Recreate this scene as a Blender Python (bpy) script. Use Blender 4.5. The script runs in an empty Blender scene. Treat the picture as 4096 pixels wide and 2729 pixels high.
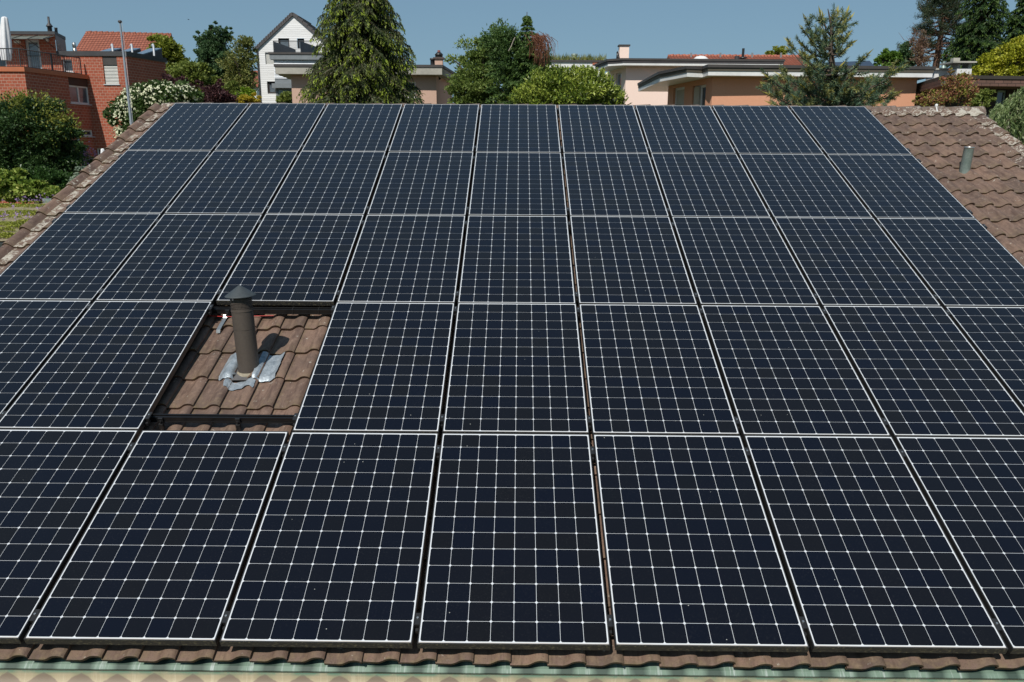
import bpy, math, random
import numpy as np
from mathutils import Vector, Matrix, Quaternion
sc = bpy.context.scene
# ------------------------------------------------------------------ camera, sky, sun, exposure
F = 3223.08                                            # focal length in pixels of the 4096 px wide photograph
TILT = math.radians(22.2)                            # roof pitch
ORIG = np.array([0.0, 0.0, 5.0])                      # centre of the panel field
CT, ST = math.cos(TILT), math.sin(TILT)
PM = np.array([[1, 0, 0], [0, CT, -ST], [0, ST, CT]])  # columns: along the ridge, up the slope, out of the roof
CR = np.array([[0.99994745, 0.01011124, 0.00169212], [0.00727183, -0.58320847, -0.81228998], [-0.0072264, 0.81225959, -0.58325135]])
CAMP = ORIG + PM @ np.array([0.011416, -6.828959, 3.880044])
CW = CR @ PM.T
cam = bpy.data.cameras.new('camera'); camo = bpy.data.objects.new('camera', cam); sc.collection.objects.link(camo)
cam.sensor_width = 36.0; cam.lens = F / 4096 * 36.0; cam.clip_start = 0.1; cam.clip_end = 3000
m3 = Matrix((CW[0], -CW[1], -CW[2])).transposed()
camo.matrix_world = Matrix.Translation(Vector(CAMP)) @ m3.to_4x4()
sc.camera = camo
SUN = Vector((-0.235, -0.66, 0.80)).normalized()
wd = bpy.data.worlds.new('World'); sc.world = wd; wd.use_nodes = True
nt = wd.node_tree; nt.nodes.clear()
wo = nt.nodes.new('ShaderNodeOutputWorld'); bg = nt.nodes.new('ShaderNodeBackground'); sk = nt.nodes.new('ShaderNodeTexSky')
sk.sky_type = 'NISHITA'; sk.sun_disc = False
sk.sun_elevation = math.asin(SUN.z); sk.sun_rotation = math.atan2(SUN.x, SUN.y)
sk.altitude = 300; sk.air_density = 1.0; sk.dust_density = 0.6; sk.ozone_density = 3.0
bg.inputs['Strength'].default_value = 0.1
ga = nt.nodes.new('ShaderNodeGamma'); ga.inputs['Gamma'].default_value = 0.4          # evens out the sky from horizon to zenith
mu = nt.nodes.new('ShaderNodeMix'); mu.data_type = 'RGBA'; mu.blend_type = 'MULTIPLY'; mu.inputs[0].default_value = 1.0; mu.inputs[7].default_value = (1.28, 1.81, 2.16, 1)
nt.links.new(sk.outputs[0], ga.inputs[0]); nt.links.new(ga.outputs[0], mu.inputs[6]); nt.links.new(mu.outputs[2], bg.inputs[0]); nt.links.new(bg.outputs[0], wo.inputs[0])
sl = bpy.data.lights.new('sun', 'SUN'); sl.energy = 4.4; sl.angle = math.radians(0.5); sl.color = (1.0, 0.955, 0.88)
so = bpy.data.objects.new('sun', sl); sc.collection.objects.link(so)
so.rotation_mode = 'QUATERNION'; so.rotation_quaternion = SUN.to_track_quat('Z', 'Y'); so.location = (-20, -40, 60)
sc.view_settings.view_transform = 'Standard'; sc.view_settings.look = 'None'
sc.view_settings.exposure = 0.0; sc.view_settings.gamma = 1.0; sc.view_settings.use_curve_mapping = False
sc.render.engine = 'CYCLES'
sc.cycles.max_bounces = 6; sc.cycles.diffuse_bounces = 3; sc.cycles.glossy_bounces = 3; sc.cycles.transmission_bounces = 4; sc.cycles.transparent_max_bounces = 6

# ------------------------------------------------------------------ helpers
def S(r, g, b):
    f = lambda c: (c / 255 / 12.92) if c / 255 <= 0.04045 else ((c / 255 + 0.055) / 1.055) ** 2.4
    return (f(r), f(g), f(b))
def W(px, py, D):
    """point seen at photo pixel (px, py) standing D metres ahead of the camera"""
    d = CW.T @ np.array([(px - 2048) / F, (py - 1364.5) / F, 1.0])
    return CAMP + d * (D / d[1])
def mpp(D, px=2048, py=600):
    return float(np.linalg.norm(W(px + 1, py, D) - W(px, py, D)))
def RP(u, v, n):
    return ORIG + PM @ np.array([u, v, n])
ORG = {}
def link(o): sc.collection.objects.link(o)
def tag(o, label=None, cat=None, group=None, kind=None):
    if label: o['label'] = label
    if cat: o['category'] = cat
    if group: o['group'] = group
    if kind: o['kind'] = kind
    return o
def thing(name, loc, label, cat, group=None, rot=None):
    o = bpy.data.objects.new(name, None); link(o); o.location = Vector(loc); o.empty_display_size = 0.2
    if rot: o.rotation_euler = rot
    ORG[o.name] = np.array(loc, float)
    return tag(o, label, cat, group)
class MB:
    def __init__(s): s.v = []; s.f = []; s.uv = []; s.sm = []; s.n = 0
    def add(s, vs, fs, uvs=None, smooth=False):
        b = s.n
        for p in vs: s.v.append((float(p[0]), float(p[1]), float(p[2])))
        s.n += len(vs)
        for i, f in enumerate(fs):
            s.f.append([b + k for k in f]); s.sm.append(smooth)
            s.uv.append(uvs[i] if uvs else [(s.v[b + k][0] + s.v[b + k][1], s.v[b + k][2]) for k in f])
        return s
    def box(s, c, size, ax=None):
        ax = np.eye(3) if ax is None else np.array(ax, float)
        h = np.array(size, float) / 2; c = np.array(c, float)
        vs = [c + ax.T @ (h * np.array([x, y, z])) for z in (-1, 1) for y in (-1, 1) for x in (-1, 1)]
        fs = [(0, 2, 3, 1), (4, 5, 7, 6), (0, 1, 5, 4), (2, 6, 7, 3), (0, 4, 6, 2), (1, 3, 7, 5)]
        return s.add(vs, fs)
    def prism(s, poly, z0, z1, top=True, bottom=True):
        n = len(poly); a = 0
        for i in range(n):
            p, q = poly[i], poly[(i + 1) % n]; L = math.hypot(q[0] - p[0], q[1] - p[1])
            s.add([(p[0], p[1], z0), (q[0], q[1], z0), (q[0], q[1], z1), (p[0], p[1], z1)], [(0, 1, 2, 3)], [[(a, z0), (a + L, z0), (a + L, z1), (a, z1)]]); a += L
        if top: s.add([(p[0], p[1], z1) for p in poly], [tuple(range(n))])
        if bottom: s.add([(p[0], p[1], z0) for p in poly], [tuple(range(n))[::-1]])
        return s
    def hexa(s, lo, hi):
        """solid between two rings of points"""
        n = len(lo); vs = list(lo) + list(hi)
        fs = [tuple(range(n))[::-1], tuple(range(n, 2 * n))] + [(i, (i + 1) % n, n + (i + 1) % n, n + i) for i in range(n)]
        return s.add(vs, fs)
    def tube(s, path, r, k=8, caps=True):
        path = [np.array(p, float) for p in path]; n = len(path)
        rs = [r] * n if np.isscalar(r) else list(r)
        vs = []
        for i, p in enumerate(path):
            t = path[min(i + 1, n - 1)] - path[max(i - 1, 0)]; t = t / (np.linalg.norm(t) + 1e-9)
            a = np.cross(t, [0, 0, 1.0]) if abs(t[2]) < 0.9 else np.cross(t, [1.0, 0, 0]); a = a / np.linalg.norm(a); b = np.cross(t, a)
            for j in range(k):
                w = 2 * math.pi * j / k; vs.append(p + rs[i] * (a * math.cos(w) + b * math.sin(w)))
        fs = [(i * k + j, i * k + (j + 1) % k, (i + 1) * k + (j + 1) % k, (i + 1) * k + j) for i in range(n - 1) for j in range(k)]
        s.add(vs, fs, smooth=True)
        if caps: s.add(vs[:k], [tuple(range(k))[::-1]]); s.add(vs[-k:], [tuple(range(k))])
        return s
    def lathe(s, prof, o, axis=(0, 0, 1), k=24, smooth=True):
        ax = np.array(axis, float); ax /= np.linalg.norm(ax)
        a = np.cross(ax, [0, 1.0, 0]) if abs(ax[1]) < 0.9 else np.cross(ax, [1.0, 0, 0]); a /= np.linalg.norm(a); b = np.cross(ax, a); o = np.array(o, float)
        vs = [o + ax * h + r * (a * math.cos(2 * math.pi * j / k) + b * math.sin(2 * math.pi * j / k)) for r, h in prof for j in range(k)]
        fs = [(i * k + j, i * k + (j + 1) % k, (i + 1) * k + (j + 1) % k, (i + 1) * k + j) for i in range(len(prof) - 1) for j in range(k)]
        return s.add(vs, fs, smooth=smooth)
    def lathe_sharp(s, prof, o, axis=(0, 0, 1), k=24):
        for i in range(len(prof) - 1): s.lathe(prof[i:i + 2], o, axis, k)
        return s
    def grid(s, P, smooth=True):
        P = np.array(P); a, b = P.shape[:2]
        return s.add(P.reshape(-1, 3), [(i * b + j, i * b + j + 1, (i + 1) * b + j + 1, (i + 1) * b + j) for i in range(a - 1) for j in range(b - 1)], smooth=smooth)
    def build(s, name, m, parent=None, local=False, bevel=0):
        me = bpy.data.meshes.new(name)
        o0 = np.zeros(3)
        if parent is not None and not local: o0 = ORG[parent.name]
        me.from_pydata([(p[0] - o0[0], p[1] - o0[1], p[2] - o0[2]) for p in s.v], [], s.f)
        ul = me.uv_layers.new(name='UVMap')
        flat = [c for f in s.uv for uv in f for c in uv]
        if len(flat) == 2 * len(me.loops): ul.data.foreach_set('uv', flat)
        me.polygons.foreach_set('use_smooth', s.sm)
        me.materials.append(m); me.update()
        o = bpy.data.objects.new(name, me); link(o)
        if parent is not None: o.parent = parent
        ORG[o.name] = o0
        if bevel:
            b = o.modifiers.new('bevel', 'BEVEL'); b.width = bevel; b.segments = 2; b.limit_method = 'ANGLE'
        return o
def arr_mesh(name, V, Q, m, parent=None, attrs=None, smooth=False):
    """mesh from numpy arrays of vertices and quads"""
    me = bpy.data.meshes.new(name); V = np.asarray(V, np.float32)
    if parent is not None: V = V - ORG[parent.name].astype(np.float32)
    k = Q.shape[1]
    me.vertices.add(len(V)); me.vertices.foreach_set('co', V.ravel())
    me.loops.add(Q.size); me.loops.foreach_set('vertex_index', Q.astype(np.int32).ravel())
    me.polygons.add(len(Q)); me.polygons.foreach_set('loop_start', np.arange(0, Q.size, k, dtype=np.int32))
    me.polygons.foreach_set('use_smooth', np.full(len(Q), smooth))
    for an, av in (attrs or {}).items():
        at = me.attributes.new(an, 'FLOAT', 'POINT'); at.data.foreach_set('value', np.asarray(av, np.float32))
    me.update(calc_edges=True); me.materials.append(m)
    o = bpy.data.objects.new(name, me); link(o)
    if parent is not None: o.parent = parent; ORG[o.name] = ORG[parent.name]
    return o
def copy_tree(o, parent=None):
    c = o.copy(); link(c); c.parent = parent; ORG[c.name] = ORG.get(o.name)
    for ch in o.children: copy_tree(ch, c)
    return c

# ------------------------------------------------------------------ materials
class NB:
    def __init__(s, name):
        s.m = bpy.data.materials.new(name); s.m.use_nodes = True; s.t = s.m.node_tree; s.t.nodes.clear()
        s.out = s.n('ShaderNodeOutputMaterial'); s.b = s.n('ShaderNodeBsdfPrincipled'); s.l(s.b.outputs[0], s.out.inputs[0])
    def n(s, k, **kw):
        x = s.t.nodes.new(k)
        for a, b in kw.items(): setattr(x, a, b)
        return x
    def l(s, a, b): s.t.links.new(a, b)
    def set(s, **kw):
        for k, v in kw.items():
            s.b.inputs[k.replace('_', ' ')].default_value = v
        return s
    def mix(s, fac, a, b, mode='MIX'):
        x = s.n('ShaderNodeMix', data_type='RGBA', blend_type=mode)
        for sock, val in ((x.inputs[0], fac), (x.inputs[6], a), (x.inputs[7], b)):
            if isinstance(val, (int, float)): sock.default_value = val
            elif isinstance(val, tuple): sock.default_value = (*val[:3], 1)
            else: s.l(val, sock)
        return x.outputs[2]
    def math(s, op, a, b=0.0, c=None, clamp=False):
        x = s.n('ShaderNodeMath', operation=op, use_clamp=clamp)
        for i, val in enumerate((a, b) if c is None else (a, b, c)):
            if isinstance(val, (int, float)): x.inputs[i].default_value = val
            else: s.l(val, x.inputs[i])
        return x.outputs[0]
    def coord(s, kind='Object', scale=None):
        c = s.n('ShaderNodeTexCoord').outputs[kind]
        if scale is not None:
            mp = s.n('ShaderNodeMapping'); mp.inputs['Scale'].default_value = scale; s.l(c, mp.inputs[0]); c = mp.outputs[0]
        return c
    def noise(s, co, scale, detail=4, rough=0.55):
        x = s.n('ShaderNodeTexNoise'); x.inputs['Scale'].default_value = scale; x.inputs['Detail'].default_value = detail; x.inputs['Roughness'].default_value = rough
        s.l(co, x.inputs['Vector']); return x.outputs[0]
    def ramp(s, fac, a, b):
        x = s.n('ShaderNodeMapRange'); x.inputs[1].default_value = a; x.inputs[2].default_value = b; s.l(fac, x.inputs[0]); return x.outputs[0]
    def bump(s, h, strength=0.3, dist=0.02):
        x = s.n('ShaderNodeBump'); x.inputs['Strength'].default_value = strength; x.inputs['Distance'].default_value = dist
        s.l(h, x.inputs['Height']); s.l(x.outputs[0], s.b.inputs['Normal'])
    def col(s, c):
        if isinstance(c, tuple): s.b.inputs['Base Color'].default_value = (*c[:3], 1)
        else: s.l(c, s.b.inputs['Base Color'])
        return s
_mc = {}
def M(name, c1, c2=None, scale=4.0, rough=0.6, metal=0.0, bump=0.0, coat=0.0, bscale=None):
    if name in _mc: return _mc[name]
    b = NB(name); b.set(Roughness=rough, Metallic=metal, Coat_Weight=coat)
    c2 = c2 or tuple(x * 0.78 for x in c1)
    co = b.coord()
    n1 = b.noise(co, scale, 5, 0.6); n2 = b.noise(co, scale * 6.3, 3, 0.6)
    f = b.math('ADD', b.math('MULTIPLY', n1, 0.65), b.math('MULTIPLY', n2, 0.35))
    b.col(b.mix(b.ramp(f, 0.35, 0.65), c2, c1))
    if bump: b.bump(b.noise(co, bscale or scale * 8, 4), bump, 0.01)
    _mc[name] = b.m; return b.m
LEAFK = 1.4
def leaf_mat(name, cols, tip=None, rough=0.5, trans=0.35, nscale=0.9):
    """foliage: colour changes leaf by leaf and in soft patches through the crown"""
    b = NB(name); b.set(Roughness=rough); b.b.inputs['Specular IOR Level'].default_value = 0.35
    g = b.n('ShaderNodeNewGeometry').outputs['Random Per Island']
    no = b.noise(b.coord(), nscale, 3)
    f = b.math('ADD', b.math('MULTIPLY', g, 0.6), b.math('MULTIPLY', b.ramp(no, 0.3, 0.7), 0.4))
    cr = b.n('ShaderNodeValToRGB'); b.l(f, cr.inputs[0])
    els = cr.color_ramp.elements
    while len(els) < len(cols): els.new(0.5)
    for i, c in enumerate(cols): els[i].position = i / (len(cols) - 1) * 0.8 + 0.1; els[i].color = (*[min(0.8, v * LEAFK) for v in c], 1)
    c = cr.outputs[0]
    if tip:
        at = b.n('ShaderNodeAttribute', attribute_name='tip').outputs['Fac']; c = b.mix(at, c, tuple(min(0.8, v * 1.25) for v in tip))
    b.col(c)
    tr = b.n('ShaderNodeBsdfTranslucent'); b.l(c, tr.inputs[0])
    mx = b.n('ShaderNodeMixShader'); mx.inputs[0].default_value = trans
    b.l(b.b.outputs[0], mx.inputs[1]); b.l(tr.outputs[0], mx.inputs[2]); b.l(mx.outputs[0], b.out.inputs[0])
    return b.m
def glass_mat(name, c=(0.02, 0.025, 0.03), rough=0.04):
    if name in _mc: return _mc[name]
    b = NB(name); b.set(Roughness=rough, Coat_Weight=0.6, Coat_Roughness=0.02); b.b.inputs['Specular IOR Level'].default_value = 0.8
    b.col(b.mix(b.ramp(b.noise(b.coord(), 1.3, 2), 0.35, 0.65), c, tuple(x * 2.4 for x in c)))
    _mc[name] = b.m; return b.m

# brick (UV in metres)
def brick_mat(name, c1, c2, mortar, bw, bh, ms=0.012):
    b = NB(name); b.set(Roughness=0.85)
    t = b.n('ShaderNodeTexBrick'); t.offset = 0.5
    for k, v in (('Scale', 1.0), ('Mortar Size', ms), ('Mortar Smooth', 0.1), ('Bias', 0.0), ('Brick Width', bw), ('Row Height', bh)): t.inputs[k].default_value = v
    t.inputs['Color1'].default_value = (*c1, 1); t.inputs['Color2'].default_value = (*c2, 1); t.inputs['Mortar'].default_value = (*mortar, 1)
    b.l(b.coord('UV'), t.inputs['Vector'])
    n = b.noise(b.coord(), 2.0, 5, 0.65)
    n2 = b.noise(b.coord(), 25.0, 3, 0.6)
    c = b.mix(b.math('MULTIPLY', b.ramp(n, 0.35, 0.75), 0.28), t.outputs[0], tuple(x * 0.55 for x in c1))
    b.col(b.mix(b.math('MULTIPLY', b.ramp(n2, 0.5, 0.8), 0.25), c, tuple(min(1, x * 1.5) for x in c1)))
    b.bump(b.math('ADD', b.math('MULTIPLY', t.outputs['Fac'], -1.0), b.math('MULTIPLY', n2, 0.4)), 0.6, 0.01)
    return b.m
m_brick = brick_mat('red_brick', S(168, 88, 64), S(148, 74, 53), S(178, 148, 130), 0.262, 0.147, 0.011)

# roof tile material: brown engobed tiles, moss in the joints, pale lichen where the tiles carry it
def tile_mat(name, c1, c2, c3, lichen=True):
    b = NB(name); b.set(Roughness=0.72); b.b.inputs['Specular IOR Level'].default_value = 0.35
    r = b.n('ShaderNodeNewGeometry').outputs['Random Per Island']
    co = b.coord()
    n1 = b.noise(co, 2.6, 4, 0.6); n2 = b.noise(co, 22.0, 5, 0.65); n3 = b.noise(co, 120.0, 3, 0.6)
    ns = b.noise(b.coord('Object', (9.0, 1.6, 3.0)), 3.0, 4, 0.6)
    c = b.mix(b.ramp(r, 0.0, 1.0), c1, c2)
    c = b.mix(b.math('MULTIPLY', b.ramp(n1, 0.45, 0.68), 0.75), c, c3)
    c = b.mix(b.math('MULTIPLY', b.ramp(n2, 0.5, 0.72), 0.7), c, S(142, 118, 103))
    c = b.mix(b.math('MULTIPLY', b.ramp(ns, 0.48, 0.68), 0.7), c, S(76, 58, 52))
    c = b.mix(b.math('MULTIPLY', b.ramp(n3, 0.55, 0.7), 0.55), c, S(66, 54, 48))
    if lichen:
        a = b.n('ShaderNodeAttribute', attribute_name='lichen').outputs['Fac']
        ln = b.noise(co, 30.0, 5, 0.7); ln2 = b.noise(co, 6.5, 3, 0.6)
        v = b.math('ADD', b.math('MULTIPLY', ln, 0.6), b.math('MULTIPLY', ln2, 0.4))
        fac = b.ramp(b.math('ADD', v, b.math('MULTIPLY', a, 0.2)), 0.612, 0.66)
        lc = b.mix(b.noise(co, 55.0, 3), S(205, 200, 188), S(150, 142, 128))
        c = b.mix(b.math('MULTIPLY', fac, 0.9), c, lc)
        mo = b.n('ShaderNodeAttribute', attribute_name='moss').outputs['Fac']
        c = b.mix(b.math('MULTIPLY', b.math('MULTIPLY', mo, b.ramp(n2, 0.4, 0.62)), 0.8), c, S(92, 84, 48))
    b.col(c); b.bump(b.math('ADD', n2, b.math('MULTIPLY', n3, 0.6)), 0.35, 0.006)
    return b.m
m_tile = tile_mat('brown_roof_tile', S(102, 84, 74), S(126, 102, 88), S(84, 71, 64))
m_ridge = tile_mat('brown_ridge_tile', S(110, 96, 88), S(118, 100, 92), S(98, 88, 82))

# solar cells
def cells_mat():
    b = NB('solar_cell'); b.set(Roughness=0.35, Coat_Weight=1.0, Coat_Roughness=0.035, Coat_IOR=1.27, Sheen_Weight=0.04, Sheen_Roughness=0.4); b.b.inputs['Specular IOR Level'].default_value = 0.1; b.b.inputs['Sheen Tint'].default_value = (1.0, 0.8, 0.6, 1)
    r = b.n('ShaderNodeNewGeometry').outputs['Random Per Island']; oi = b.n('ShaderNodeObjectInfo').outputs['Random']
    cx = b.n('ShaderNodeCombineXYZ'); b.l(r, cx.inputs[0]); b.l(oi, cx.inputs[1])
    wn = b.n('ShaderNodeTexWhiteNoise', noise_dimensions='2D'); b.l(cx.outputs[0], wn.inputs['Vector'])
    c = b.mix(wn.outputs['Value'], (0.0026, 0.0038, 0.0100), (0.0060, 0.0058, 0.0068))
    ob = b.mix(b.math('MULTIPLY', oi, 0.5), c, (0.0036, 0.0046, 0.0086))
    geo = b.n('ShaderNodeNewGeometry').outputs['Position']
    d1 = b.noise(geo, 95.0, 3, 0.7); d2 = b.noise(geo, 3.0, 4, 0.6)
    dust = b.math('MULTIPLY', b.ramp(d1, 0.55, 0.8), b.ramp(d2, 0.35, 0.7))
    ob = b.mix(b.math('MULTIPLY', dust, 0.06), ob, (0.30, 0.29, 0.27))
    vo = b.n('ShaderNodeTexVoronoi'); vo.inputs['Scale'].default_value = 9.0; b.l(geo, vo.inputs['Vector'])
    spot = b.math('MULTIPLY', b.math('LESS_THAN', vo.outputs['Distance'], 0.03), b.math('GREATER_THAN', b.noise(geo, 2.3, 2), 0.55))
    ob = b.mix(b.math('MULTIPLY', spot, 0.6), ob, (0.55, 0.55, 0.50))
    b.col(ob)
    return b.m
m_cell = cells_mat()
def back_mat():
    b = NB('white_backsheet'); b.set(Roughness=0.4, Coat_Weight=1.0, Coat_Roughness=0.04)
    co = b.coord(); sx = b.n('ShaderNodeSeparateXYZ'); b.l(co, sx.inputs[0]); c = b.mix(b.noise(co, 6.0, 3), S(218, 221, 224), S(202, 206, 210))
    b.col(b.mix(b.math('MULTIPLY', b.ramp(sx.outputs['Y'], -0.829, -0.838), b.ramp(b.noise(co, 5.0, 4), 0.25, 0.65)), c, S(190, 172, 148))); return b.m
m_back = back_mat()
def frame_mat():
    b = NB('black_panel_frame'); b.set(Roughness=0.42, Metallic=0.0); b.b.inputs['Specular IOR Level'].default_value = 0.5
    co = b.coord(); sx = b.n('ShaderNodeSeparateXYZ'); b.l(co, sx.inputs[0])
    low = b.math('LESS_THAN', sx.outputs['Y'], -0.8445)
    n = b.noise(b.coord('Object', (1.0, 1.0, 1.6)), 45.0, 4, 0.75); n2 = b.noise(co, 9.0, 3)
    g = b.math('MULTIPLY', low, b.math('MULTIPLY', b.ramp(n, 0.52, 0.62), b.ramp(n2, 0.32, 0.58)))
    c = b.mix(b.math('MULTIPLY', b.noise(co, 12.0, 4), 0.5), (0.018, 0.018, 0.019), (0.055, 0.052, 0.048))
    b.col(b.mix(b.math('MULTIPLY', g, 0.75), c, S(126, 118, 92)))
    return b.m
m_frame = frame_mat()
m_black = M('black_metal', (0.014, 0.014, 0.015), (0.025, 0.024, 0.024), 8, 0.38)
m_rail = M('black_anodised_rail', (0.012, 0.012, 0.014), (0.02, 0.02, 0.02), 6, 0.28, 0.3)
m_steel = M('bright_steel', (0.62, 0.62, 0.60), (0.5, 0.5, 0.48), 20, 0.35, 0.9)
m_flue = M('dark_brown_flue', S(84, 75, 68), S(75, 67, 61), 60, 0.55, 0.1, 0.06)
m_flcap = M('dark_grey_flue_cap', S(74, 80, 82), S(62, 66, 68), 14, 0.5, 0.2)
m_lead = M('lead_sheet', S(178, 186, 192), S(118, 128, 136), 16, 0.45, 0.35, 0.8, bscale=28)
m_zinc = M('weathered_zinc', S(156, 168, 162), S(116, 132, 126), 9, 0.5, 0.45)
m_white = M('white_paint', S(226, 226, 224), S(206, 206, 204), 2, 0.55)
m_grey = M('mid_grey_metal', S(128, 134, 138), S(112, 118, 122), 3, 0.5)
m_dgrey = M('dark_grey_metal', S(66, 66, 68), S(54, 54, 56), 3, 0.55)
m_bark = M('grey_brown_bark', S(96, 82, 70), S(62, 52, 44), 14, 0.9, 0, 0.6)
m_barkr = M('reddish_bark', S(120, 88, 70), S(84, 60, 48), 10, 0.9, 0, 0.6)
m_glass = glass_mat('dark_window_glass')
m_glassb = glass_mat('blue_grey_window_glass', (0.07, 0.085, 0.10))

# ------------------------------------------------------------------ ground
gm = NB('meadow_ground'); gm.set(Roughness=0.95)
gco = gm.coord(); gm.col(gm.mix(gm.ramp(gm.noise(gco, 0.12, 6, 0.65), 0.35, 0.65), S(66, 76, 40), S(96, 98, 58)))
gmesh = MB(); rs = [0, 15, 40, 80, 130, 180, 240, 320, 420, 600, 900, 1300]; K = 48
hz = lambda r, a: 0.0 if r < 110 else min(1, (r - 110) / 260.0) * (24 + 7 * math.sin(3 * a + 1) + 4 * math.sin(7 * a))
gp = [[(r * math.cos(a), r * math.sin(a), hz(r, a)) for a in [2 * math.pi * j / K for j in range(K + 1)]] for r in rs]
gmesh.grid(gp); tag(gmesh.build('ground', gm.m), kind='structure')

# ------------------------------------------------------------------ the tiled house
PITCH = 0.3565; V0 = -4.266; UL = -5.15; NC = 57; UW = (6.552 - UL) / NC; NR = 25
house = thing('tiled_house', (0.7, 0.0, 0.0), 'low house with brown clay tile roof carrying the solar panels', 'house')
def prof(s):
    """height of a tile across its width, s from 0 (left joint) to 1 (right joint)"""
    if s < 0.42: return 0.0015 * math.cos(s * 7)
    if s < 0.74:
        t = (s - 0.42) / 0.32; return 0.036 * t * t * (3 - 2 * t)
    if s < 0.9: return 0.036 + 0.003 * math.sin((s - 0.74) / 0.16 * math.pi)
    t = (s - 0.9) / 0.1; return 0.036 - 0.014 * t * t
def tile_n(u, v):
    s = ((u - UL) / UW) % 1.0; k = (v - V0) / PITCH; fr = k - math.floor(k)
    return -0.146 - 0.024 * fr + prof(s)
random.seed(4); rng = np.random.default_rng(11)
SS = [0.0, 0.2, 0.4, 0.47, 0.53, 0.6, 0.66, 0.72, 0.8, 0.88, 0.94, 1.0]
SSN = np.array(SS); PR = np.array([prof(min(s, 1.0)) for s in SS]); nS = len(SS)
TV, TQ, TL, TMo = [], [], [], []; nb = 0
VV = np.array([0.0, 0.012, 0.18, PITCH + 0.05])
for r in range(NR):
    VR_ = VV if r < NR - 1 else np.array([0.0, 0.012, 0.15, 0.26])
    for c in range(-1, NC):
        ss, pr = SSN, PR.copy()
        if c == -1:                                   # rolled verge tile on the left edge
            ss = np.linspace(0.35, 1.0, nS); pr = np.array([0.05 * math.sin(((x - 0.35) / 0.65) ** 0.8 * math.pi) - 0.004 for x in ss]); pr[:2] -= [0.05, 0.012]
        u0 = UL + c * UW + rng.normal(0, 0.0015); v0 = V0 + r * PITCH + rng.normal(0, 0.004); dn = rng.normal(0, 0.0018); sk_ = rng.normal(0, 0.004)
        n_rows = len(VR_)
        P = np.zeros((n_rows, nS, 3))
        for i, dv in enumerate(VR_):
            P[i, :, 0] = u0 + ss * (UW + 0.004); P[i, :, 1] = v0 + dv + sk_ * ss
            P[i, :, 2] = -0.146 - 0.024 * dv / PITCH + pr + dn - (0.004 if i == 0 else 0)
        base = P[0].copy(); base[:, 2] -= 0.02; base[:, 1] += 0.003
        under = base.copy(); under[:, 1] += 0.05
        Fr = np.stack([under, base, P[0]])                # front edge
        ed = P[:, -1, :].copy(); lo = ed.copy(); lo[:, 2] -= 0.024; lo[:, 0] -= 0.002
        Sd = np.stack([ed, lo], 1)                        # right edge
        lich = 0.0
        ucen = u0 + UW / 2
        lich = max(0.0, 1 - abs(ucen - 6.45) / 0.38) * 0.5 + (0.12 if c == -1 and r > 8 else 0) + (0.55 if r == NR - 1 and ucen > 5 else 0)
        for G in (P, Fr, Sd):
            a, b_ = G.shape[:2]; idx = nb + np.arange(a * b_).reshape(a, b_)
            q = np.stack([idx[:-1, :-1], idx[:-1, 1:], idx[1:, 1:], idx[1:, :-1]], -1).reshape(-1, 4)
            TV.append(G.reshape(-1, 3)); TQ.append(q); nb += a * b_
            la = np.full((a, b_), lich); mo = np.zeros((a, b_))
            if c == 0 and r > 6 and G is P: la[:, :5] += 0.62
            TL.append(la.ravel())
            if G is P: mo[0, :] = 0.8; mo[1, :] = 0.35; mo[:, 0] = 0.6
            if G is Fr: mo[:] = 0.7
            TMo.append(mo.ravel())
TV = np.concatenate(TV); TV = ORIG + TV @ PM.T
roof = arr_mesh('roof', TV, np.concatenate(TQ), m_tile, house, {'lichen': np.concatenate(TL), 'moss': np.concatenate(TMo)}, smooth=True)
# ridge tiles: each a tapered half round overlapping the next
VR = 4.60
rc = RP(0, VR, -0.245)
x = -5.17; i = 0
while x < 6.6:
    L = 0.352; x1 = min(x + L + 0.03, 6.68)
    if x1 - x < 0.1: break
    P = []
    for t in (0, 0.5, 0.93, 1.0, 1.0):
        rr = 0.104 + 0.020 * t; row = []
        if len(P) == 4: rr -= 0.02
        for a in range(13):
            w = math.pi * (a / 12) * 1.06 - 0.03 * math.pi
            row.append((x + (x1 - x) * t, rc[1] - rr * 1.05 * math.cos(w), rc[2] + rr * 1.0 * math.sin(w) + rng.normal(0, 0.0005)))
        P.append(row)
    P = np.array(P); idx = np.arange(5 * 13).reshape(5, 13)
    q = np.stack([idx[:-1, :-1], idx[:-1, 1:], idx[1:, 1:], idx[1:, :-1]], -1).reshape(-1, 4)
    lich = 0.5 if x > 6.1 else (0.34 if x > 5.3 else (0.28 if x > 4.7 else (0.6 if x < -4.9 else 0.1)))
    arr_mesh('ridge_tile', P.reshape(-1, 3), q, m_ridge, roof, {'lichen': np.full(65, lich), 'moss': np.full(65, 0.3)}, smooth=True)
    x += L; i += 1
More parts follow.
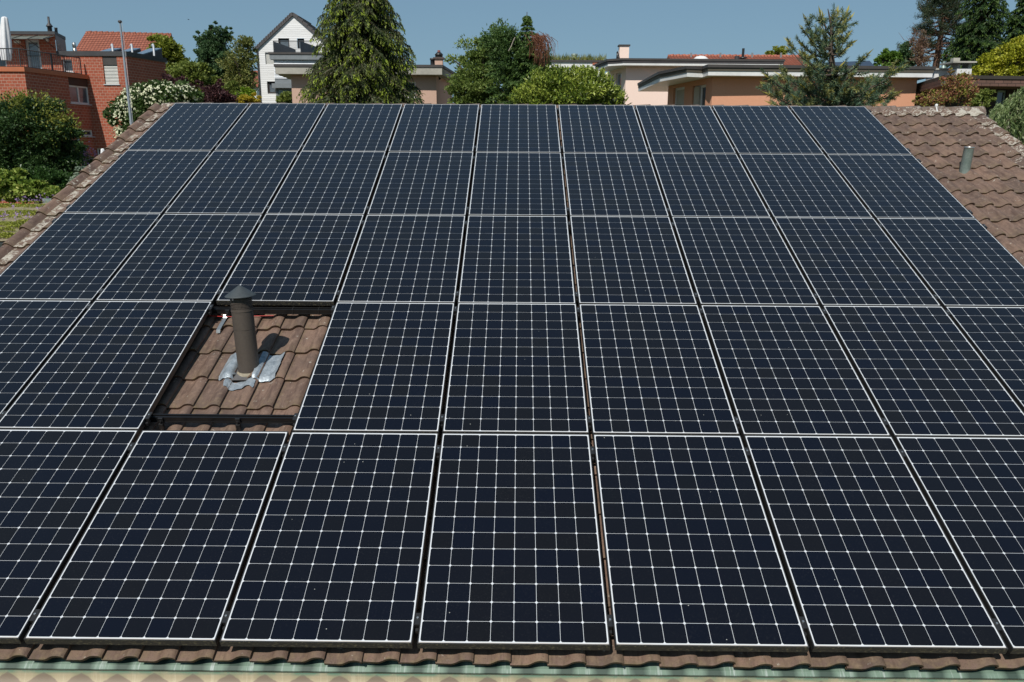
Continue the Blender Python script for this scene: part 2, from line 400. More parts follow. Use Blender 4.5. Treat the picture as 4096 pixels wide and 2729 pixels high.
# lower body: sarking under the tiles, rear slope, walls
mb = MB()
e1 = RP(0, V0 + 0.1, -0.235); rg = RP(0, VR, -0.235)
yb = 2 * rg[1] - e1[1]
for sgn in (0, 1):
    ye = e1[1] if sgn == 0 else yb
    a = [(-5.12, ye, e1[2]), (6.5, ye, e1[2]), (6.5, rg[1], rg[2]), (-5.12, rg[1], rg[2])]
    mb.hexa([(p[0], p[1], p[2] - 0.06) for p in a], a)
a = [(-5.2, rg[1] + 0.05, rg[2] + 0.06), (6.6, rg[1] + 0.05, rg[2] + 0.06), (6.6, yb + 0.1, e1[2] + 0.02), (-5.2, yb + 0.1, e1[2] + 0.02)]
mb.hexa([(p[0], p[1], p[2] - 0.03) for p in a], a)
mb.build('roof_underlay', M('dark_brown_underlay', S(74, 58, 50), S(52, 42, 38), 3, 0.9), house)
mb = MB(); mb.prism([(-4.9, e1[1] + 0.45), (6.3, e1[1] + 0.45), (6.3, yb - 0.4), (-4.9, yb - 0.4)], -0.3, e1[2] - 0.05)
for xx in (-4.9, 6.3):
    mb.hexa([(xx - 0.1 if xx > 0 else xx, e1[1] + 0.45, e1[2] - 0.05), (xx - 0.1 if xx > 0 else xx, yb - 0.4, e1[2] - 0.05), (xx - 0.1 if xx > 0 else xx, rg[1], rg[2] - 0.25)],
            [(xx if xx > 0 else xx + 0.1, e1[1] + 0.45, e1[2] - 0.05), (xx if xx > 0 else xx + 0.1, yb - 0.4, e1[2] - 0.05), (xx if xx > 0 else xx + 0.1, rg[1], rg[2] - 0.25)])
mb.build('wall', M('house_wall_render', S(214, 204, 186), S(200, 190, 172), 2, 0.9), house)
# copper drip strip and gutter with green patina and drip stains spaced like the tiles
GZ = RP(0, -4.295, -0.226)[2]
def patina(name, base, dark, light, gut):
    b = NB(name); b.set(Roughness=0.6, Metallic=0.0)
    co = b.coord(); sx = b.n('ShaderNodeSeparateXYZ'); b.l(co, sx.inputs[0])
    ph = b.math('DIVIDE', b.math('ADD', sx.outputs['X'], 0.7 - UL), UW)
    fr = b.math('FRACT', b.math('ADD', ph, b.math('MULTIPLY', b.noise(co, 2.0, 2), 0.25)))
    tri = b.math('ABSOLUTE', b.math('SUBTRACT', fr, 0.62 if not gut else 0.5))
    n = b.noise(co, 9.0, 5, 0.65); ns = b.noise(b.coord('Object', (60.0, 3.0, 3.0)), 1.0, 4, 0.7)
    c = b.mix(b.ramp(b.math('ADD', tri, b.math('MULTIPLY', n, 0.25)), 0.25, 0.45), dark, base)
    c = b.mix(b.math('MULTIPLY', b.ramp(ns, 0.52, 0.66), b.ramp(tri, 0.22, 0.42)), c, light)
    if gut:
        sp = b.ramp(b.math('ADD', b.math('ADD', tri, b.math('MULTIPLY', b.noise(co, 16.0, 3), 0.22)), b.math('MULTIPLY', b.math('SUBTRACT', sx.outputs['Z'], GZ - 0.032), 8.0)), 0.33, 0.28)
        c = b.mix(b.math('MULTIPLY', sp, 0.8), c, S(120, 104, 92))
        c = b.mix(b.math('MULTIPLY', b.ramp(sx.outputs['Z'], GZ - 0.020, GZ - 0.002), b.ramp(n, 0.3, 0.55)), c, S(96, 128, 108))
    b.col(c); return b.m
m_pat = patina('copper_patina', S(106, 128, 113), S(52, 70, 61), S(158, 170, 164), False)
m_gut = patina('gutter_patina', S(168, 156, 128), S(146, 142, 114), S(184, 174, 146), True)
mb = MB(); ev = [(-4.0, -0.215), (-4.257, -0.205), (-4.281, -0.212), (-4.281, -0.221)]
mb.grid([[RP(u, v, n) for v, n in ev] for u in (-5.25, 6.55)], False); mb.build('drip_edge', m_pat, house)
mb = MB(); gc = RP(0, -4.295, -0.226); prf = [(gc[1] + 0.016, gc[2] + 0.0)]
for a in range(0, 13):
    w = math.pi * a / 12; prf.append((gc[1] - 0.055 + 0.068 * math.cos(w), gc[2] - 0.012 - 0.068 * math.sin(w)))
prf += [(gc[1] - 0.128, gc[2] - 0.012), (gc[1] - 0.132, gc[2] + 0.0), (gc[1] - 0.126, gc[2] + 0.004)]
mb.grid([[(u, y, z) for y, z in prf] for u in (-5.3, 6.6)]); mb.build('gutter', m_gut, house)

# ------------------------------------------------------------------ solar panels
PU, PV = 1.07311, 1.69783; PWD, PLN, PTH = 1.046, 1.690, 0.046; CELL = 0.1275
def panel_proto():
    w, l, t, lip = PWD / 2, PLN / 2, PTH, 0.006
    o = thing('solar_module', (0, 0, 0), '', '')
    f = MB()
    ring = lambda x, y, z: [(-x, -y, z), (x, -y, z), (x, y, z), (-x, y, z)]
    R_ = [ring(w, l, -t), ring(w, l, -0.001), ring(w - 0.001, l - 0.001, 0.0), ring(w - lip, l - lip, 0.0), ring(w - lip - 0.0005, l - lip - 0.0005, -0.004)]
    vs = [p for r in R_ for p in r]
    f.add(vs, [(4 * i + j, 4 * i + (j + 1) % 4, 4 * i + 4 + (j + 1) % 4, 4 * i + 4 + j) for i in range(4) for j in range(4)])
    f.add(ring(w, l, -t), [(3, 2, 1, 0)])
    f.build('frame', m_frame, o, local=True)
    g = MB(); g.add(ring(w - lip, l - lip, -0.003), [(0, 1, 2, 3)]); g.build('backsheet', m_back, o, local=True)
    c = MB(); h = CELL / 2 - 0.0011; ch = 0.0085
    for i in range(8):
        for j in range(13):
            cx, cy = (i - 3.5) * CELL, (j - 6) * CELL
            pts = []
            for sx_, sy_ in ((1, 1), (-1, 1), (-1, -1), (1, -1)):
                a, b_, m_ = (sx_ * h, sy_ * (h - ch)), (sx_ * (h - ch), sy_ * h), (sx_ * (h - ch * 0.42), sy_ * (h - ch * 0.42))
                pts += [a, m_, b_] if sx_ * sy_ > 0 else [b_, m_, a]
            c.add([(cx + p[0], cy + p[1], -0.0022) for p in pts], [tuple(range(12))])
    c.build('cell_grid', m_cell, o, local=True)
    return o
ROWN = ['top row', 'second row from the ridge', 'middle row', 'fourth row from the ridge', 'bottom row']
COLN = ['first', 'second', 'third', 'fourth', 'fifth', 'sixth', 'seventh', 'eighth', 'ninth']
proto = panel_proto(); first = True
rp = random.Random(5)
for r in range(5):
    for c in range(9):
        if (r, c) == (3, 2): continue
        o = proto if first else copy_tree(proto); first = False
        loc = RP((c - 4) * PU + rp.gauss(0, 0.0012), (2 - r) * PV + rp.gauss(0, 0.0012), rp.gauss(0, 0.0008))
        o.location = Vector(loc); o.rotation_euler = (TILT + rp.gauss(0, 0.0006), rp.gauss(0, 0.0006), rp.gauss(0, 0.0004)); ORG[o.name] = loc
        extra = ''
        if (r, c) == (3, 1): extra = ', left of the flue'
        if (r, c) == (3, 3): extra = ', right of the flue'
        if (r, c) == (2, 2): extra = ', above the flue'
        if (r, c) == (4, 2): extra = ', below the flue'
        lab = 'dark solar panel, %s%s' % (ROWN[r], extra) if extra else 'dark solar panel, %s, %s column along the ridge' % (ROWN[r], COLN[c])
        tag(o, lab, 'solar panel', 'solar panels on the brown tiled roof')

# mounting rails, two under each row, with their clamps and hooks
def rail_mesh(L):
    b = MB()
    for dy in (0.036, 0.064): b.box((0, dy, -0.052), (L, 0.012, 0.012))
    b.box((0, 0.05, -0.074), (L, 0.040, 0.030)); b.box((0, 0.029, -0.086), (L, 0.010, 0.008))
    return b
def clamp_mesh():
    b = MB(); b.box((0, 0.0, -0.008), (0.026, 0.075, 0.012)); b.box((0, -0.026, -0.028), (0.020, 0.022, 0.036)); b.box((0, -0.055, -0.036), (0.016, 0.018, 0.022))
    return b
LR = 9 * PU + 0.03
rail_p = None
for r in range(5):
    for k, dv in enumerate((0.755 if r == 3 else 0.68, -0.69)):
        if rail_p is None:
            o = thing('mounting_rail', (0, 0, 0), '', ''); rail_me = rail_mesh(LR).build('rail_profile', m_rail, o, local=True)
            for c in range(10):
                cl = clamp_mesh().build('clamp', m_black, o, local=True) if c == 0 else None
                if c == 0: cl0 = cl
                else: cl = cl0.copy(); link(cl); cl.parent = o
                cl.location = ((c - 4.5) * PU, 0, 0)
                bo = MB(); bo.lathe([(0.0001, 0.004), (0.0065, 0.004), (0.0065, -0.002)], (0, 0.004, 0), k=8, smooth=False)
                if c == 0: bolt = bo.build('bolt', m_steel, cl, local=True)
                else: bb = bolt.copy(); link(bb); bb.parent = cl
            rail_p = o
        else:
            o = copy_tree(rail_p)
        o.location = Vector(RP(0, (2 - r) * PV + dv, 0)); o.rotation_euler = (TILT, 0, 0)
        tag(o, 'black mounting rail under the %s of panels, %s of its two' % (ROWN[r], ('upper', 'lower')[k]), 'rail', 'rails clamping the solar panels')
        ORG[o.name] = np.array(o.location)
AX = PM.T                                              # rows: roof axes
# roof hooks and brackets seen in the opening
gv = -1.0 * PV
hk = MB()
for (u, dv) in ((-2.575, 0.80),):
    p = [(u, gv + dv - 0.035, -0.09), (u, gv + dv - 0.06, -0.106), (u - 0.004, gv + dv - 0.10, -0.112), (u - 0.012, gv + dv - 0.17, -0.120), (u - 0.016, gv + dv - 0.215, -0.126), (u - 0.018, gv + dv - 0.232, -0.150)]
    ring = [[RP(a - 0.017, b_, n), RP(a + 0.017, b_, n)] for a, b_, n in p]; hk.grid(ring, False)
    hk.grid([[RP(a - 0.017, b_ + 0.004, n - 0.005), RP(a + 0.017, b_ + 0.004, n - 0.005)] for a, b_, n in p], False)
h0 = hk.build('roof_hook', m_steel); tag(h0, 'bright steel roof hook lying on the tiles left of the flue', 'roof hook')
for i, (u, dv, lab) in enumerate(((-2.555, 0.805, 'black bracket on the rail above the bright steel hook'), (-2.62, -0.64, 'black bracket left of two on the rail below the flue'), (-2.05, -0.64, 'black bracket right of two on the rail below the flue'))):
    b = MB(); b.box(RP(u, gv + dv - 0.028, -0.075), (0.034, 0.012, 0.055), AX); b.box(RP(u, gv + dv - 0.04, -0.115), (0.030, 0.028, 0.05), AX)
    b.lathe([(0.0001, 0.012), (0.010, 0.012), (0.010, 0)], RP(u, gv + dv - 0.034, -0.072), PM @ np.array([0, -1, 0]), 6, False)
    tag(b.build('rail_bracket', m_black), lab, 'bracket', 'brackets on the rails in the flue opening')
for u, lab in ((-1.98, 'black cable tie round the rail, the one nearer the flue'), (-1.75, 'black cable tie round the rail, the one farther right of the flue')):
    b = MB(); b.box(RP(u, gv + 0.805, -0.070), (0.006, 0.050, 0.052), AX); tag(b.build('cable_tie', m_black), lab, 'cable tie', 'cable ties on the upper rail')
b = MB(); pts = [RP(-2.75, gv + 0.770, -0.105), RP(-2.6, gv + 0.750, -0.10), RP(-2.45, gv + 0.747, -0.098), RP(-2.32, gv + 0.755, -0.095), RP(-2.15, gv + 0.770, -0.10)]
b.tube(pts, 0.0032, 6); tag(b.build('cable', M('red_cable', S(190, 34, 30), None, 5, 0.4)), 'thin red cable along the rail beside the flue', 'cable')

# ------------------------------------------------------------------ flue in the opening
FB = RP(-2.177, -1.658, -0.16); FZ = np.array([-0.04, 0, 1.0])
flue = thing('chimney_flue', FB, 'dark brown metal flue pipe with conical cap in the opening between panels', 'flue')
R0 = 0.0845
b = MB(); b.lathe_sharp([(R0, -0.08), (R0, 0.355), (R0 - 0.0025, 0.356), (R0 - 0.0025, 0.359), (R0, 0.36), (R0, 0.506), (R0 + 0.003, 0.507), (R0 + 0.003, 0.514), (R0, 0.515), (R0, 0.53)], FB, FZ, k=48)
b.build('pipe', m_flue, flue)
b = MB(); kk = 52; z0, z1 = 0.53, 0.615; rows = 7
for j in range(rows):
    for i in range(kk):
        a0, a1 = 2 * math.pi * i / kk, 2 * math.pi * (i + 1) / kk; h0_, h1_ = z0 + (z1 - z0) * j / rows, z0 + (z1 - z0) * (j + 1) / rows
        q = lambda s, t: FB + np.array([math.cos(a0 + (a1 - a0) * s) * R0 - 0.04 * (h0_ + (h1_ - h0_) * t), math.sin(a0 + (a1 - a0) * s) * R0, h0_ + (h1_ - h0_) * t])
        o4 = [q(0, 0), q(1, 0), q(1, 1), q(0, 1)]; i4 = [q(.2, .2), q(.8, .2), q(.8, .8), q(.2, .8)]
        b.add(o4 + i4, [(0, 1, 5, 4), (1, 2, 6, 5), (2, 3, 7, 6), (3, 0, 4, 7)])
b.build('perforated_collar', m_flue, flue)
b = MB(); b.lathe_sharp([(0.0005, 0.716), (0.010, 0.711), (0.112, 0.640), (0.121, 0.632), (0.121, 0.628), (0.117, 0.627), (0.01, 0.698)], FB, FZ, k=48); b.build('rain_cap', m_flcap, flue)
b = MB(); b.lathe([(R0 - 0.025, 0.50), (R0 - 0.025, 0.66)], FB, FZ, k=32); b.build('dark_core', m_black, flue)  # added black core: blocks light through the collar so its holes look dark
b = MB(); b.lathe([(R0 + 0.001, 0.012), (R0 + 0.012, 0.006), (R0 + 0.018, -0.03)], FB, PM @ np.array([0, 0.35, 1]), 40); b.build('sealant_ring', M('pale_sealant', S(168, 158, 138), S(120, 112, 96), 30, 0.9), flue)
def sheet(u0, u1, v0, v1, lift=0.012, nu=14, nv=8, rag=0.006, seed=0, fu=None):
    rg_ = np.random.default_rng(seed); P = []
    for i in range(nu):
        row = []
        for j in range(nv):
            s, t = i / (nu - 1), j / (nv - 1)
            u, v = u0 + (u1 - u0) * s, v0 + (v1 - v0) * t
            if i in (0, nu - 1): u += rg_.normal(0, rag * 0.4)
            if j in (0, nv - 1): v += rag * (math.sin(s * 7 + seed) + 0.7 * math.sin(s * 17 + 2 * seed))
            if fu: u, v = fu(s, t, u, v)
            row.append(RP(u, v, tile_n(u, v) + lift + rg_.normal(0, 0.0012)))
        P.append(row)
    return P
b = MB(); b.grid(sheet(-2.39, -2.27, -1.79, -1.45, 0.014, 10, 12, seed=1)); b.build('lead_flashing', m_lead, flue)
b = MB(); b.grid(sheet(-2.115, -1.93, -1.79, -1.44, 0.014, 16, 12, seed=2)); b.build('lead_flashing', m_lead, flue)
b = MB(); b.grid(sheet(-2.315, -2.075, -1.90, -1.80, 0.012, 16, 6, seed=3, rag=0.01)); b.build('lead_flashing', m_lead, flue)
b = MB(); b.grid([[RP(u, v, -0.137 - 0.03 * (v + 1.79)) for v in (-1.80, -1.79, -1.44)] for u in (-2.285, -2.19, -2.09)], False)
b.build('base_plate', M('grey_base_plate', S(96, 94, 94), S(80, 78, 78), 8, 0.7), flue)

# zinc vent pipe on the right
VB = RP(5.43, 2.385, -0.19)
vent = thing('vent_pipe', VB, 'short grey zinc vent pipe rising from the bare tiles at the right', 'vent pipe')
vax = np.array([0.06, -0.02, 1.0])
b = MB(); b.lathe([(0.060, -0.06), (0.056, 0.31), (0.058, 0.313), (0.058, 0.322), (0.055, 0.325), (0.055, 0.33), (0.048, 0.33), (0.048, 0.20), (0.001, 0.20)], VB, vax, 36); b.build('pipe', m_zinc, vent)
b = MB(); b.lathe([(0.0585, 0.31), (0.060, 0.312), (0.060, 0.326), (0.0585, 0.329)], VB, vax, 36); b.build('rim', m_steel, vent)
# little white ridge fitting
WB = RP(5.93, 4.48, -0.13)
b = MB(); b.tube([WB + (0, -0.10, -0.075), WB + (0, -0.075, -0.03), WB + (0, -0.03, 0.045)], 0.008, 8)
b.lathe([(0.0005, 0.03), (0.018, 0.026), (0.022, 0.0), (0.012, -0.02)], WB + (0, -0.03, 0.05), k=10); b.lathe([(0.002, 0.006), (0.022, 0.0), (0.022, -0.008)], WB + (0, -0.10, -0.075), k=10)
tag(b.build('ridge_fitting', m_white), 'small white fitting standing on the lichen covered ridge tiles', 'ridge fitting')

# ================================================================== buildings
class Wall:
    """vertical wall plane from p0 to p1 (left to right as seen from outside)"""
    def __init__(s, p0, p1):
        s.p = np.array(p0[:2], float); d = np.array(p1[:2], float) - s.p; s.L = np.linalg.norm(d); s.d = d / s.L; s.n = np.array([s.d[1], -s.d[0]])
    def pt(s, u, z, off=0.0):
        q = s.p + s.d * u + s.n * off; return np.array([q[0], q[1], z])
    def uz(s, px, py):
        r = CW.T @ np.array([(px - 2048) / F, (py - 1364.5) / F, 1.0])
        t = np.dot(s.p - CAMP[:2], s.n) / np.dot(r[:2], s.n); q = CAMP + r * t
        return float(np.dot(q[:2] - s.p, s.d)), float(q[2])
    def rect(s, x0, y0, x1, y1):
        a, b = s.uz(x0, (y0 + y1) / 2)[0], s.uz(x1, (y0 + y1) / 2)[0]; c, d = s.uz((x0 + x1) / 2, y1)[1], s.uz((x0 + x1) / 2, y0)[1]
        return (a, b, c, d)
    def holed(s, mb, z0, z1, holes=(), depth=0.14, u0=0.0, u1=None, uvo=0.0):
        u1 = s.L if u1 is None else u1
        us = sorted({u0, u1, *[h[0] for h in holes], *[h[1] for h in holes]}); zs = sorted({z0, z1, *[h[2] for h in holes], *[h[3] for h in holes]})
        us = [u for u in us if u0 <= u <= u1]; zs = [z for z in zs if z0 <= z <= z1]
        for i in range(len(us) - 1):
            for j in range(len(zs) - 1):
                a, b, c, d = us[i], us[i + 1], zs[j], zs[j + 1]; m, k = (a + b) / 2, (c + d) / 2
                if any(h[0] < m < h[1] and h[2] < k < h[3] for h in holes): continue
                mb.add([s.pt(a, c), s.pt(b, c), s.pt(b, d), s.pt(a, d)], [(0, 1, 2, 3)], [[(a + uvo, c), (b + uvo, c), (b + uvo, d), (a + uvo, d)]])
        for a, b, c, d in holes:
            for (q, r) in (((a, c), (a, d)), ((a, d), (b, d)), ((b, d), (b, c)), ((b, c), (a, c))):
                mb.add([s.pt(*q), s.pt(*r), s.pt(*r, -depth), s.pt(*q, -depth)], [(0, 1, 2, 3)], [[(q[0], q[1]), (r[0], r[1]), (r[0] + depth, r[1]), (q[0] + depth, q[1])]])
        return mb
    def boxm(s, mb, a, b, c, d, o0, o1):
        """box on the wall between u a..b, z c..d, offsets o0..o1 from the wall plane"""
        lo = [s.pt(a, c, o0), s.pt(b, c, o0), s.pt(b, c, o1), s.pt(a, c, o1)]; hi = [s.pt(a, d, o0), s.pt(b, d, o0), s.pt(b, d, o1), s.pt(a, d, o1)]
        mb.hexa(lo, hi); return mb
    def window(s, par, h, fm, gm_=None, mull=0, depth=0.14, fw=0.06, sill=None, blind=None, name='window', blind_to=0.0, bars=0):
        a, b, c, d = h; f = MB()
        if blind is not None: zb = c + (d - c) * blind_to
        for (x0, x1, y0, y1) in ((a, a + fw, c, d), (b - fw, b, c, d), (a + fw, b - fw, c, c + fw), (a + fw, b - fw, d - fw, d)): s.boxm(f, x0, x1, y0, y1, -depth, -depth + 0.05)
        for k in range(mull):
            x = a + (b - a) * (k + 1) / (mull + 1); s.boxm(f, x - fw * 0.6, x + fw * 0.6, c + fw, d - fw, -depth, -depth + 0.045)
        fo = f.build(name, fm, par)
        g = MB(); g.add([s.pt(a + fw, c + fw, -depth + 0.015), s.pt(b - fw, c + fw, -depth + 0.015), s.pt(b - fw, d - fw, -depth + 0.015), s.pt(a + fw, d - fw, -depth + 0.015)], [(0, 1, 2, 3)])
        g.build('pane', gm_ or m_glass, fo)
        if blind is not None:
            q = MB(); z = zb; st = 0.075
            while z < d - 0.02:
                q.hexa([s.pt(a + 0.02, z, -depth + 0.105), s.pt(b - 0.02, z, -depth + 0.105), s.pt(b - 0.02, z + 0.052, -depth + 0.07), s.pt(a + 0.02, z + 0.052, -depth + 0.07)],
                       [s.pt(a + 0.02, z + 0.008, -depth + 0.105), s.pt(b - 0.02, z + 0.008, -depth + 0.105), s.pt(b - 0.02, z + 0.060, -depth + 0.07), s.pt(a + 0.02, z + 0.060, -depth + 0.07)]); z += st
            q.build('blind', blind, fo)
        if sill is not None:
            q = MB(); s.boxm(q, a - 0.06, b + 0.06, c - 0.05, c - 0.004, -depth + 0.05, 0.06); q.build('sill', sill, fo)
        return fo
def zat(px, py, D): return float(W(px, py, D)[2])
def xy(px, D, py=450): p = W(px, py, D); return (float(p[0]), float(p[1]))
m_roofing = M('dark_roof_edge_metal', S(70, 66, 64), S(58, 55, 54), 2, 0.6)
m_lamella = M('pale_blind_lamella', S(206, 206, 200), S(188, 188, 182), 3, 0.45)
m_alu = M('light_grey_window_frame', S(196, 200, 204), S(180, 184, 188), 3, 0.45)

# ---- 1. terraced red brick house on the left
D0 = 46.0
bh = thing('brick_house', (*xy(300, D0), 0), 'red brick terraced house with flat roofs and a railed roof terrace', 'house')
pL, pC, pR = xy(-420, D0), xy(505, D0, 225), xy(662, 49.3, 250)
tA, tB = xy(-420, 41.5), xy(98, 41.5, 287); tC = xy(350, D0 - 0.004, 305)
wM, wS, wA, wA2 = Wall(pL, pC), Wall(pC, pR), Wall(tA, tB), Wall(tB, tC)
z_par = zat(505, 206, D0); z_parb = zat(505, 225, D0); z_pen = zat(222, 126, D0); z_penb = zat(222, 139, D0); z_ter = zat(98, 287, 41.5); z_tert = zat(98, 268.4, 41.5)
upR = wM.uz(223, 180)[0]
hW1 = wM.rect(414, 226, 471, 337); hD1 = wM.rect(103, 158, 161, 268); hD0 = wM.rect(-40, 160, 18, 268); hW0 = wM.rect(249, 238, 289, 287); hL = wM.rect(392, 594, 436, 720)
mb = MB(); wM.holed(mb, -0.5, z_parb, [h for h in (hW1, hW0, hL, (hD1[0], hD1[1], z_ter + 0.1, min(hD1[3], z_parb)), (hD0[0], hD0[1], z_ter + 0.1, min(hD0[3], z_parb)))], 0.16)
wM.holed(mb, z_parb, z_penb, [(hD1[0], hD1[1], z_parb, hD1[3]), (hD0[0], hD0[1], z_parb, hD0[3])], 0.16, 0.0, upR)
wS.holed(mb, -0.5, z_parb, uvo=3.1)
hB1 = wA2.rect(280, 344, 350, 415)
hw = wA2.L; hB1 = (hB1[0], hw - 0.02, hB1[2], hB1[3] + 1.2 * 0)
hB2 = wA2.rect(303, 518, 334, 584); hB2 = (hB2[0], hw - 1.15, hB2[2], hB2[3])
hB3 = (hw - 1.05, hw - 0.06, wA2.uz(355, 546)[1], hB2[3])
zr = wA2.uz(330, 306)[1]
mb2 = (hB1[0], hB1[1], hB1[2], zr)
wA.holed(mb, -0.5, z_ter, uvo=1.0); wA2.holed(mb, -0.5, z_ter, [mb2, hB2, hB3], 0.12, uvo=0.3)
pRb = (pR[0] - 9, pR[1] + 2.0)
Wall(pR, pRb).holed(mb, -0.5, z_parb)
mb.build('wall', m_brick, bh)
# roof slabs and copings
mb = MB(); e = 0.06
pu0 = wM.pt(upR + 0.004, 0); mb.prism([(pu0[0], pC[1] - e), (pC[0] + e, pC[1] - e), (pR[0] + e, pR[1] + e), (pu0[0], pR[1] + e)], z_parb, z_par); mb.build('roof_edge', m_dgrey, bh)
mb = MB(); pu = wM.pt(upR, 0); pen_b = xy(262, 48.2, 150)
mb.prism([(pL[0], pC[1] - e), (pu[0] + 0.05, pu[1] - e), (pen_b[0], pen_b[1]), (pL[0], pen_b[1])], z_penb, z_pen); mb.build('penthouse_roof', m_dgrey, bh)
mb = MB(); mb.prism([(pu[0] - 0.004, pu[1] + 0.05), (pu[0] + 0.04, pu[1] - 0.02), (pen_b[0] - 0.03, pen_b[1]), (pen_b[0] - 0.3, pen_b[1])], z_par - 0.1, z_penb - 0.004)
pq = xy(288, 49.0, 200)
mb.hexa([(pen_b[0] - 0.2, pen_b[1] + 0.02, z_par - 0.05), (pq[0], pq[1], z_par - 0.05), (pq[0], pq[1] + 0.3, z_par - 0.05), (pen_b[0] - 0.2, pen_b[1] + 0.4, z_par - 0.05)],
        [(pen_b[0] - 0.2, pen_b[1] + 0.02, z_penb - 0.9), (pq[0] - 0.03, pq[1], z_par + 0.05), (pq[0] - 0.03, pq[1] + 0.3, z_par + 0.05), (pen_b[0] - 0.2, pen_b[1] + 0.4, z_penb - 0.9)])
mb.build('penthouse_side_cladding', m_black, bh)
mb = MB(); cop = M('copper_coping', S(196, 108, 66), S(146, 92, 70), 0.35, 0.55)
mb.prism([(tA[0], tA[1] - 0.08), (tB[0] + 0.05, tB[1] - 0.08), (tC[0] + 0.08, tC[1] - 0.01), (tC[0] - 0.3, tC[1] - 0.01), (tB[0] - 0.28, tB[1] + 0.25), (tA[0], tA[1] + 0.25)], z_ter, z_tert); mb.build('coping', cop, bh)
mb = MB(); mb.prism([(tA[0], tA[1] + 0.1), (tB[0] - 0.1, tB[1] + 0.1), (tC[0] - 0.1, tC[1]), (pL[0], pL[1] - 0.01)], z_ter - 0.2, z_tert - 0.08); mb.build('terrace_floor', M('terrace_slab', S(150, 142, 132), None, 3, 0.9), bh)
# glass canopy over the terrace door
mb = MB(); ca, cb = wM.uz(-60, 150)[0], wM.uz(220, 150)[0]; zc = zat(150, 143, D0)
lo = [wM.pt(ca, zc, 0.02), wM.pt(cb, zc, 0.02), wM.pt(cb - 0.1, zc - 0.28, 1.0), wM.pt(ca, zc - 0.28, 1.0)]
mb.hexa([p - (0, 0, 0.015) for p in lo], lo); cg = glass_mat('canopy_glass', (0.12, 0.13, 0.11), 0.1); can = mb.build('canopy', cg, bh)
mb = MB()
for k in range(5):
    u = ca + 0.4 + (cb - 0.5 - ca) * k / 4; mb.tube([wM.pt(u, zc - 0.29, 0.98), wM.pt(u, zc - 0.62, 0.02)], 0.018, 6); mb.tube([wM.pt(u, zc + 0.01, 0.02), wM.pt(u, zc - 0.27, 1.0)], 0.015, 6)
mb.build('canopy_bracket', m_black, can)
# windows and doors
f1 = wM.window(bh, (hW1[0], hW1[1], hW1[2], hW1[3]), m_grey, m_glass, 0, 0.16, 0.05, m_alu, m_lamella, blind_to=0.0)
mb = MB(); zz = wM.uz(445, 260)[1]; wM.boxm(mb, hW1[0] + 0.01, hW1[1] - 0.01, zz, hW1[3] - 0.004, -0.15, -0.02); mb.build('window_panel', m_roofing, bh)
wM.window(bh, (hD1[0], hD1[1], z_ter + 0.1, hD1[3]), m_alu, m_glassb, 0, 0.16, 0.14, name='door')
wM.window(bh, (hD0[0], hD0[1], z_ter + 0.1, hD0[3]), m_alu, m_glass, 0, 0.16, 0.1, name='door')
wM.window(bh, hW0, m_alu, m_glass, 0, 0.16, 0.06, m_white); wM.window(bh, hL, m_white, m_glass, 1, 0.16, 0.07)
wA2.window(bh, hB1, m_white, m_glassb, 1, 0.12, 0.08, m_alu); wA2.window(bh, hB2, m_white, m_glass, 0, 0.12, 0.08, m_alu); wA2.window(bh, hB3, m_white, m_glass, 0, 0.12, 0.09, m_alu)
mb = MB(); wA2.boxm(mb, mb2[0] + 0.01, mb2[1] - 0.01, hB1[3] + 0.004, mb2[3], -0.11, -0.03); mb.build('window_panel', M('dark_brown_panel', S(64, 44, 36), None, 2, 0.7), bh)
mb = MB(); q = wM.rect(63, 164, 84, 174); wM.boxm(mb, *q, 0.0, 0.18); mb.build('wall_lamp', m_white, bh)
mb = MB(); q = wM.rect(188, 155, 196, 166); wM.boxm(mb, *q, 0.0, 0.12); mb.build('wall_lamp', m_white, bh)
# chimney pipes on the penthouse and the lower roof
cp = W(200, 126, D0 + 0.6); mb = MB(); hs = zat(200, 67, D0 + 0.6) - z_pen
mb.lathe([(0.115, -0.02), (0.115, hs * 0.40), (0.17, hs * 0.38), (0.17, hs * 0.42), (0.09, hs * 0.56), (0.06, hs * 0.62), (0.055, hs), (0.001, hs)], (cp[0], cp[1], z_pen), k=16); mb.build('chimney_pipe', m_dgrey, bh)
cp = W(225, 126, D0 + 0.9); mb = MB(); mb.lathe([(0.075, -0.02), (0.075, 0.26), (0.085, 0.27), (0.085, 0.31), (0.001, 0.31)], (cp[0], cp[1], z_pen), k=14); mb.build('chimney_pipe', m_dgrey, bh)
cp = W(299, 200, 48.0); hs = zat(299, 170, 48.0) - z_par; mb = MB(); mb.lathe([(0.11, -0.05), (0.11, hs * 0.45), (0.085, hs * 0.5), (0.085, hs * 0.62), (0.105, hs * 0.66), (0.105, hs * 0.85), (0.07, hs), (0.001, hs)], (cp[0], cp[1], z_par), k=14); mb.build('vent_stack', m_steel, bh)
